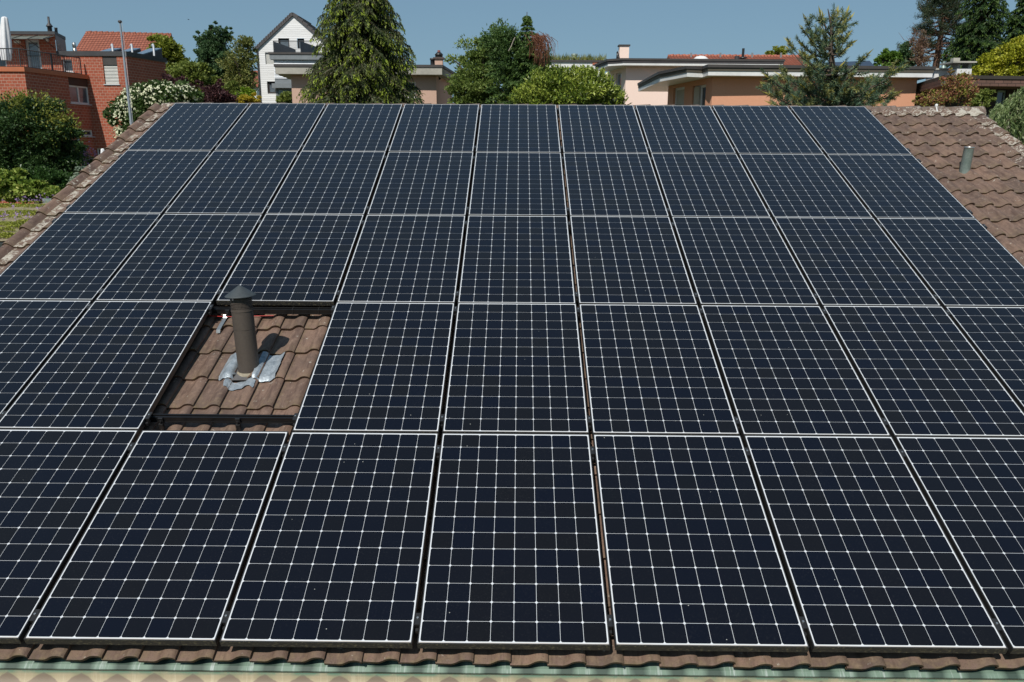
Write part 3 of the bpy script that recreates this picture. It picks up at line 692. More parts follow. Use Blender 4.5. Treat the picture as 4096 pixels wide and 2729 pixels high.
# railing round the terrace
ra = [np.array([*xy(-420, 41.6), 0]), np.array([*xy(80, 41.6, 240), 0]), np.array([*xy(322, 45.75, 260), 0])]
zb, zt = z_tert + 0.04, zat(75, 195, 41.6); rl = MB()
rail = thing('terrace_railing', (*xy(80, 42.3), z_tert), 'dark metal railing round the roof terrace of the brick house', 'railing')
rl.tube([r_ + (0, 0, zt) for r_ in ra], 0.028, 6); rl.tube([r_ + (0, 0, zb) for r_ in ra], 0.02, 6); rl.build('handrail', m_dgrey, rail)
bl = MB()
for p, q in ((ra[0], ra[1]), (ra[1], ra[2])):
    L = np.linalg.norm(q - p); n = int(L / 0.125)
    for k in range(n + 1): r_ = p + (q - p) * k / n; bl.tube([r_ + (0, 0, zb), r_ + (0, 0, zt)], 0.011, 5, False)
bl.build('balusters', m_dgrey, rail)
for r_ in (ra[1], ra[1] + (ra[2] - ra[1]) * 0.72, ra[1] + (ra[2] - ra[1]) * 0.5, ra[2]): po = MB(); po.tube([r_ + (0, 0, z_tert - 0.03), r_ + (0, 0, zt)], 0.03, 6); po.build('post', m_dgrey, rail)
# closed white parasols
def parasol(px, ptop, pbot, D, wpx, label, z0=None):
    b = W(px + 8, pbot, D); t = W(px, ptop, D); h = t[2] - b[2]; r = wpx * mpp(D) / 2
    o = thing('closed_parasol', b, label, 'parasol'); c = MB(); P = []
    for i, (f, rr) in enumerate(((0.13, 0.78), (0.3, 1.0), (0.5, 0.95), (0.7, 0.8), (0.86, 0.62), (0.96, 0.52), (0.985, 0.4), (1.0, 0.02))):
        P.append([b + ((t[0] - b[0]) * f + r * rr * math.cos(w) * (1 + 0.13 * math.cos(6 * w + i * 0.25)), r * rr * math.sin(w) * (1 + 0.13 * math.cos(6 * w + i * 0.25)), h * f) for w in [2 * math.pi * k / 36 for k in range(37)]])
    c.grid(P); c.build('canopy', M('white_canvas', S(228, 228, 230), S(212, 213, 216), 3, 0.8), o)
    c = MB(); c.tube([b, b + (0, 0, h * 0.5)], 0.03, 8); c.build('pole', m_alu, o); return o
parasol(18, 66, 268, 43.4, 42, 'tall closed white parasol behind the terrace railing of the brick house')
parasol(410, 594, 690, 43.0, 24, 'small closed white parasol at the foot of the brick house')
# solar collectors on its flat roof
def collector(px0, px1, D, label):
    a, b = W(px0, 204, D), W(px1, 178, D); o = thing('solar_collector', (a[0], a[1], z_par), label, 'solar collector', 'tilted solar collectors on the brick house roof')
    z0, z1 = z_par + 0.02, zat(px1, 178, D); dx, w = (b[0] - a[0]), 1.7
    lo = [np.array([a[0], a[1], z0]), np.array([a[0] + dx * 0.85, a[1] - 0.15, z0]), np.array([b[0] + 0.35, a[1] + w, z1]), np.array([a[0] + dx * 0.4, a[1] + w + 0.1, z1])]
    c = MB(); c.hexa([p - (0, 0, 0.06) for p in lo], lo); c.build('collector_panel', M('blue_grey_collector', S(112, 130, 146), S(96, 114, 130), 3, 0.15), o)
    c = MB(); c.add([lo[1] - (0, 0, .07), (b[0] + 0.35, a[1] + w, z0), lo[2] - (0, 0, .07), lo[1] - (0, 0.04, .07), (b[0] + 0.35, a[1] + w - 0.04, z0), lo[2] - (0, 0.04, .07)], [(0, 1, 2), (3, 5, 4), (0, 3, 4, 1), (1, 4, 5, 2), (2, 5, 3, 0)]); c.build('support', m_dgrey, o)
    c = MB(); c.tube([(b[0] + 0.38, a[1] + 0.5, z0), (b[0] + 0.36, a[1] + 0.6, z1), (b[0] + 0.2, a[1] + 0.9, z1 + 0.1), (b[0], a[1] + 1.2, z1 + 0.06)], 0.055, 8); c.build('pipe', m_alu, o)
collector(359, 403, 47.6, 'tilted grey solar collector on the brick house roof, farthest left of three')
collector(447, 482, 47.6, 'tilted grey solar collector on the brick house roof, behind the flagpole')
collector(527, 570, 47.9, 'tilted grey solar collector on the brick house roof, nearest the yellow green tree')

# flagpole
pb, ptp = W(528, 522, 20.0), W(480, 88, 20.0)
fp = thing('flagpole', (pb[0], pb[1], 0), 'tall bare grey flagpole between the brick house and the white flowering shrub', 'flagpole')
mb = MB(); mb.tube([(pb[0], pb[1], 0), (pb[0], pb[1], pb[2]), (pb[0] + (ptp[0] - pb[0]) * 0.5, pb[1], (pb[2] + ptp[2]) / 2), (ptp[0], pb[1], ptp[2])], [0.034, 0.031, 0.027, 0.02], 12); mb.build('pole', M('pole_grey', S(158, 166, 176), S(140, 148, 158), 4, 0.4, 0.3), fp)
mb = MB(); mb.lathe([(0.02, -0.03), (0.045, -0.01), (0.048, 0.015), (0.03, 0.035), (0.001, 0.035)], (ptp[0], pb[1], ptp[2]), k=12); mb.build('cap', m_dgrey, fp)
mb = MB(); mb.tube([(ptp[0] + 0.06, pb[1] - 0.03, ptp[2]), (pb[0] + 0.09, pb[1] - 0.04, pb[2] - 3)], 0.005, 4); mb.build('halyard', m_alu, fp)

# ---- 2. red tiled roof houses
def tiled(name, c1, c2, row=0.33, col=0.22):
    b = NB(name); b.set(Roughness=0.8)
    t = b.n('ShaderNodeTexBrick'); t.offset = 0.0
    for k, v in (('Scale', 1.0), ('Mortar Size', 0.03), ('Mortar Smooth', 0.6), ('Brick Width', col), ('Row Height', row)): t.inputs[k].default_value = v
    t.inputs['Color1'].default_value = (*c1, 1); t.inputs['Color2'].default_value = (*c2, 1); t.inputs['Mortar'].default_value = (*[x * 0.4 for x in c1], 1)
    b.l(b.coord('UV'), t.inputs['Vector']); b.col(b.mix(b.math('MULTIPLY', b.ramp(b.noise(b.coord(), 1.5, 5, 0.7), 0.45, 0.75), 0.5), t.outputs[0], tuple(x * 0.6 for x in c1)))
    b.bump(b.math('MULTIPLY', t.outputs['Fac'], -1.0), 0.8, 0.05); return b.m
m_redtile = tiled('red_roof_tile', S(174, 106, 84), S(154, 90, 70))
def gable_house(x0, x1, yf, yr, ze, zr, label, wallm, over=0.4, tm=None):
    """ridge along X at (yr, zr); eaves at yf, ze, mirrored behind"""
    o = thing('tiled_roof_house', ((x0 + x1) / 2, yr, 0), label, 'house'); yb_ = 2 * yr - yf
    mb = MB(); mb.prism([(x0 + over, yf + 0.5), (x1 - over, yf + 0.5), (x1 - over, yb_ - 0.5), (x0 + over, yb_ - 0.5)], -1, ze)
    for x in (x0 + over, x1 - over): mb.add([(x, yf + 0.5, ze), (x, yb_ - 0.5, ze), (x, yr, zr - 0.2)], [(0, 1, 2)])
    mb.build('wall', wallm, o)
    sl_ = math.hypot(yr - yf, zr - ze); mb = MB(); n = int(sl_ / 0.33)
    for ys in (yf, yb_):
        for k in range(n):                             # overlapping courses
            a, b = k / n, (k + 1) / n; A = np.array([ys + (yr - ys) * a, ze + (zr - ze) * a + 0.045]); B = np.array([ys + (yr - ys) * b, ze + (zr - ze) * b])
            mb.add([(x0, A[0], A[1]), (x1, A[0], A[1]), (x1, B[0], B[1]), (x0, B[0], B[1]), (x0, A[0], A[1] - 0.05), (x1, A[0], A[1] - 0.05)], [(0, 1, 2, 3), (4, 5, 1, 0)], [[(x0, a * sl_), (x1, a * sl_), (x1, b * sl_), (x0, b * sl_)], [(x0, 0), (x1, 0), (x1, .05), (x0, .05)]])
    for x in (x0, x1): mb.add([(x, yf, ze - 0.15), (x, yr, zr - 0.15), (x, yb_, ze - 0.15), (x, yb_, ze + 0.05), (x, yr, zr + 0.03), (x, yf, ze + 0.05)], [(0, 1, 4, 5), (1, 2, 3, 4)])
    ro = mb.build('roof', tm or m_redtile, o); mb = MB(); x = x0
    while x < x1 - 0.1:
        e_ = min(x + 0.42, x1); mb.tube([(x, yr, zr - 0.02), (e_, yr, zr + 0.01)], [0.10, 0.13], 8); x += 0.40
    mb.build('ridge', tm or m_redtile, ro); return o, ro
m_cream2 = M('pale_render', S(220, 212, 198), None, 2, 0.9)
a, b = W(356, 134, 66), W(676, 132, 66)
gable_house(a[0], b[0], 60.0 + CAMP[1] - 1.5, 66 + CAMP[1], zat(320, 335, 60), float(a[2]), 'house with red tiled gable roof rising behind the brick house', m_cream2)[0].rotation_euler = (0, 0, math.radians(10))
a, b = W(2672, 224, 60), W(3205, 226, 60)
o8, r8 = gable_house(a[0], b[0], 53 + CAMP[1], 60 + CAMP[1], float(a[2]) - 2.2, float(a[2]), 'low house with red tiled roof behind the peach and cream houses', m_cream2)
for px in (2764, 2881, 3008, 3123):
    q = W(px, 234, 59.5); mb = MB(); mb.box((q[0], q[1], q[2] + 0.1), (0.12, 0.05, 0.55)); mb.box((q[0], q[1] - 0.15, q[2] - 0.1), (0.09, 0.3, 0.06)); mb.build('snow_guard', m_grey, o8)
q = W(2971, 234, 57.5); mb = MB(); mb.tube([q - (0, 0, 0.3), (q[0], q[1], zat(2971, 194, 57.5))], 0.085, 10); mb.lathe([(0.3, 0), (0.3, 0.04), (0.08, 0.12)], q, k=12); mb.build('chimney_pipe', m_black, o8)
q = W(2947, 236, 57); mb = MB(); mb.tube([q - (0, 0, 0.4), q + (0, 0, 0.18)], 0.15, 10); mb.build('vent_stack', m_dgrey, o8)

# ---- 3. white timber clad gable house
def board_mat(name, c, dark, pitch):
    b = NB(name); b.set(Roughness=0.75); co = b.coord(); sx = b.n('ShaderNodeSeparateXYZ'); b.l(co, sx.inputs[0])
    r = b.math('DIVIDE', sx.outputs['Z'], pitch); fr = b.math('FRACT', r); wn = b.n('ShaderNodeTexWhiteNoise', noise_dimensions='1D'); b.l(b.math('FLOOR', r), wn.inputs['W'])
    n = b.noise(b.coord('Object', (0.6, 0.6, 10)), 2.0, 5, 0.7)
    cc = b.mix(b.math('ADD', b.math('MULTIPLY', wn.outputs[0], 0.30), b.math('MULTIPLY', b.ramp(n, 0.45, 0.75), 0.55)), c, dark)
    b.col(b.mix(b.math('MULTIPLY', b.math('LESS_THAN', fr, 0.14), 0.32), cc, tuple(x * 0.3 for x in dark))); b.bump(b.math('GREATER_THAN', fr, 0.14), 0.5, 0.02); return b.m
m_boards = board_mat('whitewashed_boards', S(240, 240, 240), S(200, 198, 194), 0.15)
DH = 62.0
wh = thing('timber_clad_house', (*xy(1172, DH), 0), 'tall white timber clad house with steep dark gable roof left of the big conifer', 'house')
eL, ap = W(1024, 194, DH), W(1172, 56.5, DH); hwid = ap[0] - eL[0]; zap, zeL = float(ap[2]), float(eL[2]); yF = eL[1]; dep = 3.6
xl, xr_ = eL[0] + 0.15, eL[0] + 2 * hwid - 0.15
wF = Wall((xl, yF), (xr_, yF)); hs_ = [wF.rect(1114, 153.5, 1158, 212), wF.rect(1189, 153.5, 1218, 212), wF.rect(1061, 210, 1097, 257), wF.rect(1069, 326, 1104, 375)]
mb = MB(); wF.holed(mb, -0.5, zeL, [hs_[2], hs_[3]], 0.2)
gab = [(xl, zeL), (xr_, zeL), (ap[0], zap - 0.12)]
d1, d2 = hs_[0], hs_[1]; zd = d1[3]
def gx(z, side): t = (z - zeL) / (zap - 0.12 - zeL); return (xl + (ap[0] - xl) * t) if side == 0 else (xr_ + (ap[0] - xr_) * t)
us = [None, d1[0] + xl, d1[1] + xl, d2[0] + xl, d2[1] + xl, None]
for k in (0, 2, 4):                                     # wall between and beside the balcony doors
    l0 = (xl, gx(zd, 0)) if k == 0 else (us[k], us[k]); r0 = (xr_, gx(zd, 1)) if k == 4 else (us[k + 1], us[k + 1])
    mb.add([(l0[0], yF, zeL), (r0[0], yF, zeL), (r0[1], yF, zd), (l0[1], yF, zd)], [(0, 1, 2, 3)])
mb.add([(gx(zd, 0), yF, zd), (gx(zd, 1), yF, zd), (ap[0], yF, zap - 0.12)], [(0, 1, 2)])
for x_ in (xl, xr_): mb.add([(x_, yF, -0.5), (x_, yF + dep, -0.5), (x_, yF + dep, zeL), (x_, yF, zeL)], [(0, 1, 2, 3)])
mb.build('wall', m_boards, wh)
mb = MB()
for sgn in (-1, 1):                                      # steep roof planes with visible courses and verge
    xe = ap[0] + sgn * (hwid + 0.12); ze_ = zeL - 0.12; n = 9 if sgn > 0 else 18
    for k in range(n):
        a_, b_ = k / n, (k + 1) / n; P0 = (xe + (ap[0] - xe) * a_, ze_ + (zap + 0.05 - ze_) * a_); P1 = (xe + (ap[0] - xe) * b_, ze_ + (zap + 0.05 - ze_) * b_)
        o_ = 0.10 * sgn
        mb.hexa([(P0[0] + o_, yF - 0.14, P0[1] + 0.09), (P0[0] + o_, yF + dep, P0[1] + 0.09), (P0[0], yF + dep, P0[1] - 0.16), (P0[0], yF - 0.14, P0[1] - 0.16)],
                [(P1[0] + o_ * 0.35, yF - 0.14, P1[1] + 0.05), (P1[0] + o_ * 0.35, yF + dep, P1[1] + 0.05), (P1[0], yF + dep, P1[1] - 0.16), (P1[0], yF - 0.14, P1[1] - 0.16)])
mb.build('roof', M('dark_slate_tile', S(84, 80, 80), S(66, 64, 66), 2.5, 0.7), wh)
mb = MB(); mb.tube([(xl - 0.05, yF - 0.05, -0.4), (xl - 0.05, yF - 0.05, zeL)], 0.07, 8); mb.build('downpipe', m_dgrey, wh)
m_dframe = M('dark_brown_window_frame', S(58, 50, 48), None, 3, 0.6)
wF.window(wh, (d1[0], d1[1], zeL if d1[2] > zeL else d1[2], zd), m_dframe, m_glassb, 0, 0.2, 0.1, name='balcony_door'); wF.window(wh, (d2[0], d2[1], d2[2], zd), m_dframe, m_glassb, 0, 0.2, 0.1, name='balcony_door')
wF.window(wh, hs_[2], m_dframe, m_glass, 0, 0.2, 0.07, None, m_lamella); wF.window(wh, hs_[3], m_dframe, m_glassb, 0, 0.2, 0.12)
# its grey flat roofed bay with balcony
yB = W(1090, 220, 58.0)[1]; bx0, bx1 = xy(1088, 58)[0], xy(1320, 58)[0]
z1_, z2_, z3_ = zat(1150, 209, 58), zat(1150, 217.5, 58), zat(1150, 238, 58)
mb = MB(); mb.prism([(bx0, yB), (bx1, yB), (bx1, yF - 0.01), (bx0, yF - 0.01)], z2_, z1_); mb.build('bay_roof_edge', m_roofing, wh)
mb = MB(); mb.prism([(bx0 + 0.05, yB + 0.05), (bx1, yB + 0.05), (bx1, yF - 0.01), (bx0 + 0.05, yF - 0.01)], z3_, z2_ - 0.003); mb.build('bay_fascia', m_grey, wh)
b0 = xy(1103, 58)[0]; wB = Wall((b0, yB + 0.3), (bx1, yB + 0.3)); zw = [zat(1150, y, 58) for y in (313, 334, 338, 352, 356)]
mb = MB(); z = zw[0]
while z < z3_ - 0.02:
    mb.hexa([(b0, yB + 0.2, z), (bx1, yB + 0.2, z), (bx1, yB + 0.3, z), (b0, yB + 0.3, z)], [(b0, yB + 0.27, z + 0.085), (bx1, yB + 0.27, z + 0.085), (bx1, yB + 0.3, z + 0.085), (b0, yB + 0.3, z + 0.085)]); z += 0.095
mb.build('bay_blind', M('white_lamella', S(232, 234, 238), S(216, 220, 224), 2, 0.5), wh)
mb = MB(); mb.prism([(b0, yB + 0.25), (bx1, yB + 0.25), (bx1, yF - 0.01), (b0, yF - 0.01)], zw[1] + 0.004, zw[0] - 0.004); mb.prism([(bx0 + 0.1, yB), (bx1, yB), (bx1, yF - 0.012), (bx0 + 0.1, yF - 0.012)], zw[3], zw[1]); mb.build('bay_slab', m_grey, wh)
hb = [(0.12, 1.0, zw[4] - 2.2, zw[4]), (1.1, 2.9, zw[4] - 2.2, zw[4])]
mb = MB(); wB.holed(mb, -0.4, zw[3] - 0.003, hb, 0.1); mb.build('bay_wall', m_grey, wh)
for h in hb: wB.window(wh, h, m_grey, glass_mat('green_window_glass', (0.09, 0.12, 0.11), 0.08), 0, 0.1, 0.06)
mb = MB()                                               # balcony screens and bars
for (xa, ya, xb, yb2) in ((903 / 2.2988 + 700, 380 / 2.2988, 1108 / 2.2988 + 700, 455 / 2.2988), (1150 / 2.2988 + 700, 378 / 2.2988, 1300 / 2.2988 + 700, 430 / 2.2988)):
    A, B = W(xa, ya, 58.6), W(xb, yb2, 60.5); mb.hexa([(A[0], A[1], z1_), (B[0], B[1], z1_), (B[0], B[1] + 0.06, z1_), (A[0], A[1] + 0.06, z1_)], [A, B, B + (0, 0.06, 0), A + (0, 0.06, 0)])
bsc = mb.build('balcony_screen', M('grey_board', S(104, 110, 116), S(84, 90, 96), 2, 0.7), wh)
mb = MB(); A, B = W(1092, 165, 58.4), W(1245, 165, 58.4); zt_ = float(A[2]); mb.tube([A, B], 0.025, 6)
for k in range(34): x_ = A[0] + (B[0] - A[0]) * k / 33; mb.tube([(x_, A[1], z1_), (x_, A[1], zt_)], 0.01, 4, False)
mb.build('balcony_railing', m_dgrey, wh)

# ---- 4. pinkish flat roofed house with concrete fascia
def flat_house(name, label, cat, D, fas, zf_top, zf_bot, zwhite, wall_poly, wm, fm, holes=None, edge=None, white=None):
    """fas: roof edge polygon in (x, y); wall_poly: wall polygon; holes: {wall index: [rects]}"""
    c = np.mean(np.array(fas), 0); o = thing(name, (c[0], c[1], 0), label, cat)
    mb = MB(); mb.prism(fas, zwhite if white is None else zwhite + 0.004, zf_top - 0.10); mb.build('fascia', fm, o)
    mb = MB(); q = [np.array(p) for p in fas]; mb.prism([tuple(p + (p - c) / np.linalg.norm(p - c) * 0.05) for p in q], zf_top - 0.10 + 0.003, zf_top); mb.build('roof_edge', edge or m_roofing, o)
    if white is not None:
        mb = MB(); mb.prism([tuple(p - (p - c) / np.linalg.norm(p - c) * 0.03) for p in q], zf_bot, zwhite); mb.build('soffit_board', white, o)
    mb = MB(); ws = []; n = len(wall_poly)
    for i in range(n):
        w = Wall(wall_poly[i], wall_poly[(i + 1) % n]); ws.append(w); w.holed(mb, -0.5, zf_bot - 0.003, (holes or {}).get(i, []), 0.14)
    mb.build('wall', wm, o); return o, ws
m_conc = M('weathered_concrete', S(178, 174, 164), S(150, 147, 138), 1.5, 0.9, 0, 0.2)
m_pink = M('pinkish_render', S(198, 166, 149), S(190, 158, 141), 25, 0.95, 0, 0.25, bscale=60)
zt, zb_ = zat(1600, 259, 33), zat(1600, 298, 33)
fas = [xy(1111, 33), xy(1770.5, 33), xy(1836, 37.6), (xy(1111, 33)[0] - 0.3, xy(1836, 37.6)[1] + 0.1)]
wp = [xy(1172, 33.42), xy(1747, 33.47), xy(1808, 37.3), (xy(1172, 33.42)[0] + 0.1, xy(1808, 37.3)[1])]
wtmp = Wall(wp[0], wp[1]); hP = wtmp.rect(1612, 326, 1664, 390)
ph, ws = flat_house('flat_roof_house', 'pinkish flat roofed house with grey concrete fascia behind the big conifer', 'house', 33, fas, zt, zb_, zb_, wp, m_pink, m_conc, {0: [hP]})
ws[0].window(ph, hP, m_white, m_glass, 0, 0.14, 0.06, m_white)
for px, D_ in ((1722, 33.7), (1752, 34.1)):
    q = W(px, 300, D_); mb = MB(); mb.box((q[0], q[1], q[2] - 0.06), (0.12, 0.12, 0.08)); mb.hexa([(q[0] - 0.04, q[1] - 0.04, q[2] - 0.12), (q[0] + 0.03, q[1] - 0.04, q[2] - 0.08), (q[0] + 0.03, q[1] + 0.04, q[2] - 0.08), (q[0] - 0.04, q[1] + 0.04, q[2] - 0.12)], [(q[0] + 0.06, q[1] - 0.04, q[2] - 0.2), (q[0] + 0.13, q[1] - 0.04, q[2] - 0.14), (q[0] + 0.13, q[1] + 0.04, q[2] - 0.14), (q[0] + 0.06, q[1] + 0.04, q[2] - 0.2)]); mb.build('spotlight', m_black, ph)
def chimney(par, px0, px1, ytop, zbase, D, wm, cap, capx=0.06, capt=0.06):
    a, b = W(px0, ytop, D), W(px1, ytop, D); w = b[0] - a[0]; c = ((a[0] + b[0]) / 2, a[1] + w / 2)
    mb = MB(); mb.box((c[0], c[1], (zbase - 0.1 + a[2]) / 2), (w, w, a[2] - zbase + 0.1)); co = mb.build('chimney', wm, par)
    mb = MB(); mb.box((c[0], c[1], a[2] + capt / 2 + 0.002), (w + 2 * capx, w + 2 * capx, capt)); mb.build('chimney_cap', cap, co); return co, c, float(a[2]) + capt
co, c, zc_ = chimney(ph, 1739, 1770, 236, zt, 34.5, m_pink, M('dark_cap_slab', S(92, 78, 74), None, 3, 0.8))
mb = MB(); h_ = zat(1753, 199, 34.5) - zc_; mb.lathe([(0.16, 0), (0.15, h_ * 0.3), (0.17, h_ * 0.32), (0.17, h_ * 0.42), (0.12, h_ * 0.6), (0.09, h_ * 0.68), (0.07, h_ * 0.72)], (c[0], c[1], zc_), k=16); pot = mb.build('chimney_pot', m_black, co)
mb = MB(); mb.lathe([(0.065, h_ * 0.72), (0.055, h_ * 0.97), (0.001, h_)], (c[0], c[1], zc_), k=12); mb.build('chimney_top', M('rust_red_pot', S(120, 60, 50), None, 4, 0.7), co)
q = W(1730.5, 258, 34.8); mb = MB(); mb.lathe([(0.09, -0.1), (0.09, 0.16), (0.11, 0.165), (0.11, 0.24), (0.001, 0.24)], q, k=12); mb.build('vent_stack', m_dgrey, ph)

# ---- 5. far white building with grass on its roof
DG = 56.0; g0, g1 = xy(2170, DG), xy(2400, DG); zg = zat(2280, 241, DG); wW = Wall(g0, g1); hG = wW.rect(2183, 271, 2366, 303)
gb = thing('grass_roof_building', (*xy(2280, DG), 0), 'white building with tufts of grass on its flat roof behind the laurel shrub', 'building')
mb = MB(); wW.holed(mb, -0.5, zg - 0.12, [hG], 0.2); mb.prism([(g0[0], g0[1] + 0.4), (g1[0], g1[1] + 0.4), (g1[0], g1[1] + 8), (g0[0], g0[1] + 8)], -0.5, zg - 0.12); mb.build('wall', m_white, gb)
mb = MB(); mb.prism([(g0[0] - 0.1, g0[1] - 0.1), (g1[0] + 0.1, g1[1] - 0.1), (g1[0] + 0.1, g1[1] + 8), (g0[0] - 0.1, g0[1] + 8)], zg - 0.117, zg); mb.build('roof_edge', m_roofing, gb)
wW.window(gb, hG, m_white, m_glass, 3, 0.2, 0.08, None, m_lamella)
mb = MB(); wW.boxm(mb, *wW.rect(2370, 245, 2396, 260), 0.0, 0.06); mb.build('brick_panel', m_brick, gb)
q = W(2297, 241, DG + 1.5); zz = zat(2297, 214, DG + 1.5); mb = MB(); hh = zz - zg
mb.lathe([(0.14, 0), (0.14, hh * 0.35), (0.28, hh * 0.45), (0.28, hh * 0.55), (0.16, hh * 0.62), (0.24, hh * 0.8), (0.2, hh * 0.95), (0.001, hh)], (q[0], q[1], zg), k=14); mb.build('roof_vent', m_zinc, gb)
mb = MB(); mb.box((q[0], q[1], zg + hh * 0.5), (1.1, 0.08, 0.06))
for sx_ in (-0.52, 0.52): mb.box((q[0] + sx_, q[1], zg + hh * 0.26), (0.06, 0.07, hh * 0.5))
mb.box((q[0], q[1], zg + 0.06), (1.5, 0.8, 0.12)); mb.build('vent_frame', m_dgrey, gb)

# ---- 6. cream house with chimney
m_cream = M('cream_render', S(244, 219, 205), S(238, 212, 198), 20, 0.95, 0, 0.2, bscale=60)
DC = 40.0
zt, zw_, zb_ = zat(2700, 234, DC), zat(2700, 252.5, DC), zat(2700, 262, DC)
fas = [xy(2483, DC), xy(3120, DC + 0.2), (xy(3120, DC)[0] + 0.6, CAMP[1] + DC + 9), xy(2376, DC + 2.9), xy(2424, DC + 0.45)]
wp = [xy(2498, DC + 0.55), xy(3105, DC + 0.7), (xy(3105, DC)[0] + 0.5, CAMP[1] + DC + 8), xy(2415, DC + 4.3)]
wl = Wall(wp[3], wp[0]); hC = [wl.rect(2463, 292, 2484, 360), wl.rect(2428, 304, 2442, 340)]
ch_, ws = flat_house('cream_house', 'cream rendered house with dark flat roof edge and square chimney', 'house', DC, fas, zt, zb_, zw_, wp, m_cream, M('dark_fascia_metal', S(68, 64, 66), S(58, 55, 57), 2, 0.6), {3: hC}, None, m_white)
for h in hC: ws[3].window(ch_, h, m_white, m_glassb, 0, 0.14, 0.06, m_white)
co, c, zc_ = chimney(ch_, 2479, 2517, 184, zt, DC + 1.6, m_cream, m_roofing, 0.05, 0.06)
# black cat figure on the roof edge
qb = W(2471, 233.5, DC + 0.9); s_ = (zat(2471, 201, DC + 0.9) - zt) / 0.62
cat = thing('cat', (qb[0], qb[1], zt), 'black cat sitting upright on the cream house roof beside the chimney', 'cat')
cm = bpy.data.meshes.new('body')
V_ = [(0.05, 0, 0.10), (0.02, 0, 0.22), (0, 0, 0.34), (-0.01, 0, 0.42), (-0.05, 0, 0.47), (-0.10, 0, 0.455), (-0.06, -0.05, 0.20), (-0.07, -0.05, 0.02), (-0.11, -0.05, 0.012), (-0.06, 0.05, 0.20), (-0.07, 0.05, 0.02), (-0.11, 0.05, 0.012),
      (0.04, -0.09, 0.07), (-0.03, -0.1, 0.02), (0.04, 0.09, 0.07), (-0.03, 0.1, 0.02), (0.14, 0, 0.03), (0.22, 0.02, 0.03), (0.27, 0.06, 0.06), (-0.035, -0.045, 0.515), (-0.03, -0.055, 0.57), (-0.035, 0.045, 0.515), (-0.03, 0.055, 0.57)]
E_ = [(0, 1), (1, 2), (2, 3), (3, 4), (4, 5), (2, 6), (6, 7), (7, 8), (2, 9), (9, 10), (10, 11), (0, 12), (12, 13), (0, 14), (14, 15), (0, 16), (16, 17), (17, 18), (4, 19), (19, 20), (4, 21), (21, 22)]
R_ = [0.11, 0.105, 0.085, 0.06, 0.072, 0.04, 0.04, 0.028, 0.026, 0.04, 0.028, 0.026, 0.07, 0.035, 0.07, 0.035, 0.035, 0.025, 0.015, 0.03, 0.006, 0.03, 0.006]
cm.from_pydata([(x * s_, y * s_, z * s_) for x, y, z in V_], E_, []); co_ = bpy.data.objects.new('body', cm); link(co_); co_.parent = cat; cm.materials.append(m_black)
md = co_.modifiers.new('skin', 'SKIN'); sv = cm.skin_vertices[0].data
for i, r_ in enumerate(R_): sv[i].radius = (r_ * s_, r_ * s_); sv[i].use_root = (i == 0)
co_.modifiers.new('sub', 'SUBSURF').levels = 1; co_.modifiers['sub'].render_levels = 2

# ---- 7. peach house
m_peach = M('peach_render', S(212, 156, 126), S(206, 149, 119), 18, 0.95, 0, 0.25, bscale=60)
DP = 28.0
zt, zw_, zb_ = zat(3100, 259, DP), zat(3100, 285.5, DP), zat(3100, 303, DP)
fas = [xy(2822, DP), xy(3716, DP + 0.35), (xy(3716, DP)[0] + 0.9, CAMP[1] + DP + 8), (xy(2631, DP + 2.6)[0], CAMP[1] + DP + 8), xy(2631, DP + 2.7), xy(2738, DP + 0.55), xy(2800, DP + 0.75)]
wp = [xy(2844, DP + 0.55), xy(3654, DP + 0.75), (xy(3654, DP)[0] + 0.5, CAMP[1] + DP + 7.5), xy(2668, DP + 4.8)]
wl = Wall(wp[3], wp[0]); hC = [wl.rect(2689, 350, 2733, 560), wl.rect(2765, 342, 2818, 560)]
pe, ws = flat_house('peach_house', 'peach rendered flat roofed house with white soffit boards behind the pine', 'house', DP, fas, zt, zb_, zw_, wp, m_peach, M('olive_grey_fascia', S(86, 80, 68), S(76, 70, 60), 1.2, 0.7), {3: hC}, None, m_white)
for i, h in enumerate(hC): ws[3].window(pe, h, m_white, M('beige_shutter', S(186, 176, 160), None, 3, 0.7) if i == 0 else m_glass, 1 if i else 0, 0.14, 0.09)
mb = MB(); h = hC[1]; ws[3].boxm(mb, h[0] + 0.08, h[0] + (h[1] - h[0]) * 0.45, h[2], h[3] - 0.05, -0.12, -0.03); mb.build('shutter', M('beige_shutter', S(186, 176, 160), None, 3, 0.7), pe)
q = W(2803, 236, 41.5); mb = MB(); mb.lathe([(0.42, -0.2), (0.42, 0.05), (0.36, 0.2), (0.22, 0.31), (0.001, 0.35)], (q[0], q[1], q[2] - 0.2), k=24); tag(mb.build('roof_dome', m_white), 'white rounded roof dome on the cream house roof', 'roof dome')
# dark solar panels standing on the peach roof
A, B = W(3355, 268, 31.5), W(3533, 266, 31.5)
sp = thing('solar_module', ((A[0] + B[0]) / 2, A[1], zt), 'long tilted blue black solar panel on the peach house roof right of the pine', 'solar panel')
zz0, zz1 = zat(3361, 252, 33), zat(3533, 247.5, 33)
mb = MB(); lo = [np.array([A[0], A[1], zt + 0.01]), np.array([B[0], B[1], zt + 0.01]), np.array([B[0] + 0.05, B[1] + 1.4, zz1 + 0.03]), np.array([A[0], A[1] + 1.4, zz0])]; mb.hexa([p - (0, 0, 0.05) for p in lo], lo); mb.build('glass', M('blue_black_glass', S(58, 68, 84), S(50, 60, 76), 2, 0.12), sp)
mb = MB(); mb.hexa([lo[0] + (0, 0.4, -0.1), lo[1] + (0, 0.4, -0.1), lo[1] + (0, 1.3, -0.1), lo[0] + (0, 1.3, -0.1)], [lo[0] + (0, 0.5, 0.08), lo[1] + (0, 0.5, 0.08), lo[1] + (0, 1.3, 0.22), lo[0] + (0, 1.3, 0.22)]); mb.build('support', m_dgrey, sp)

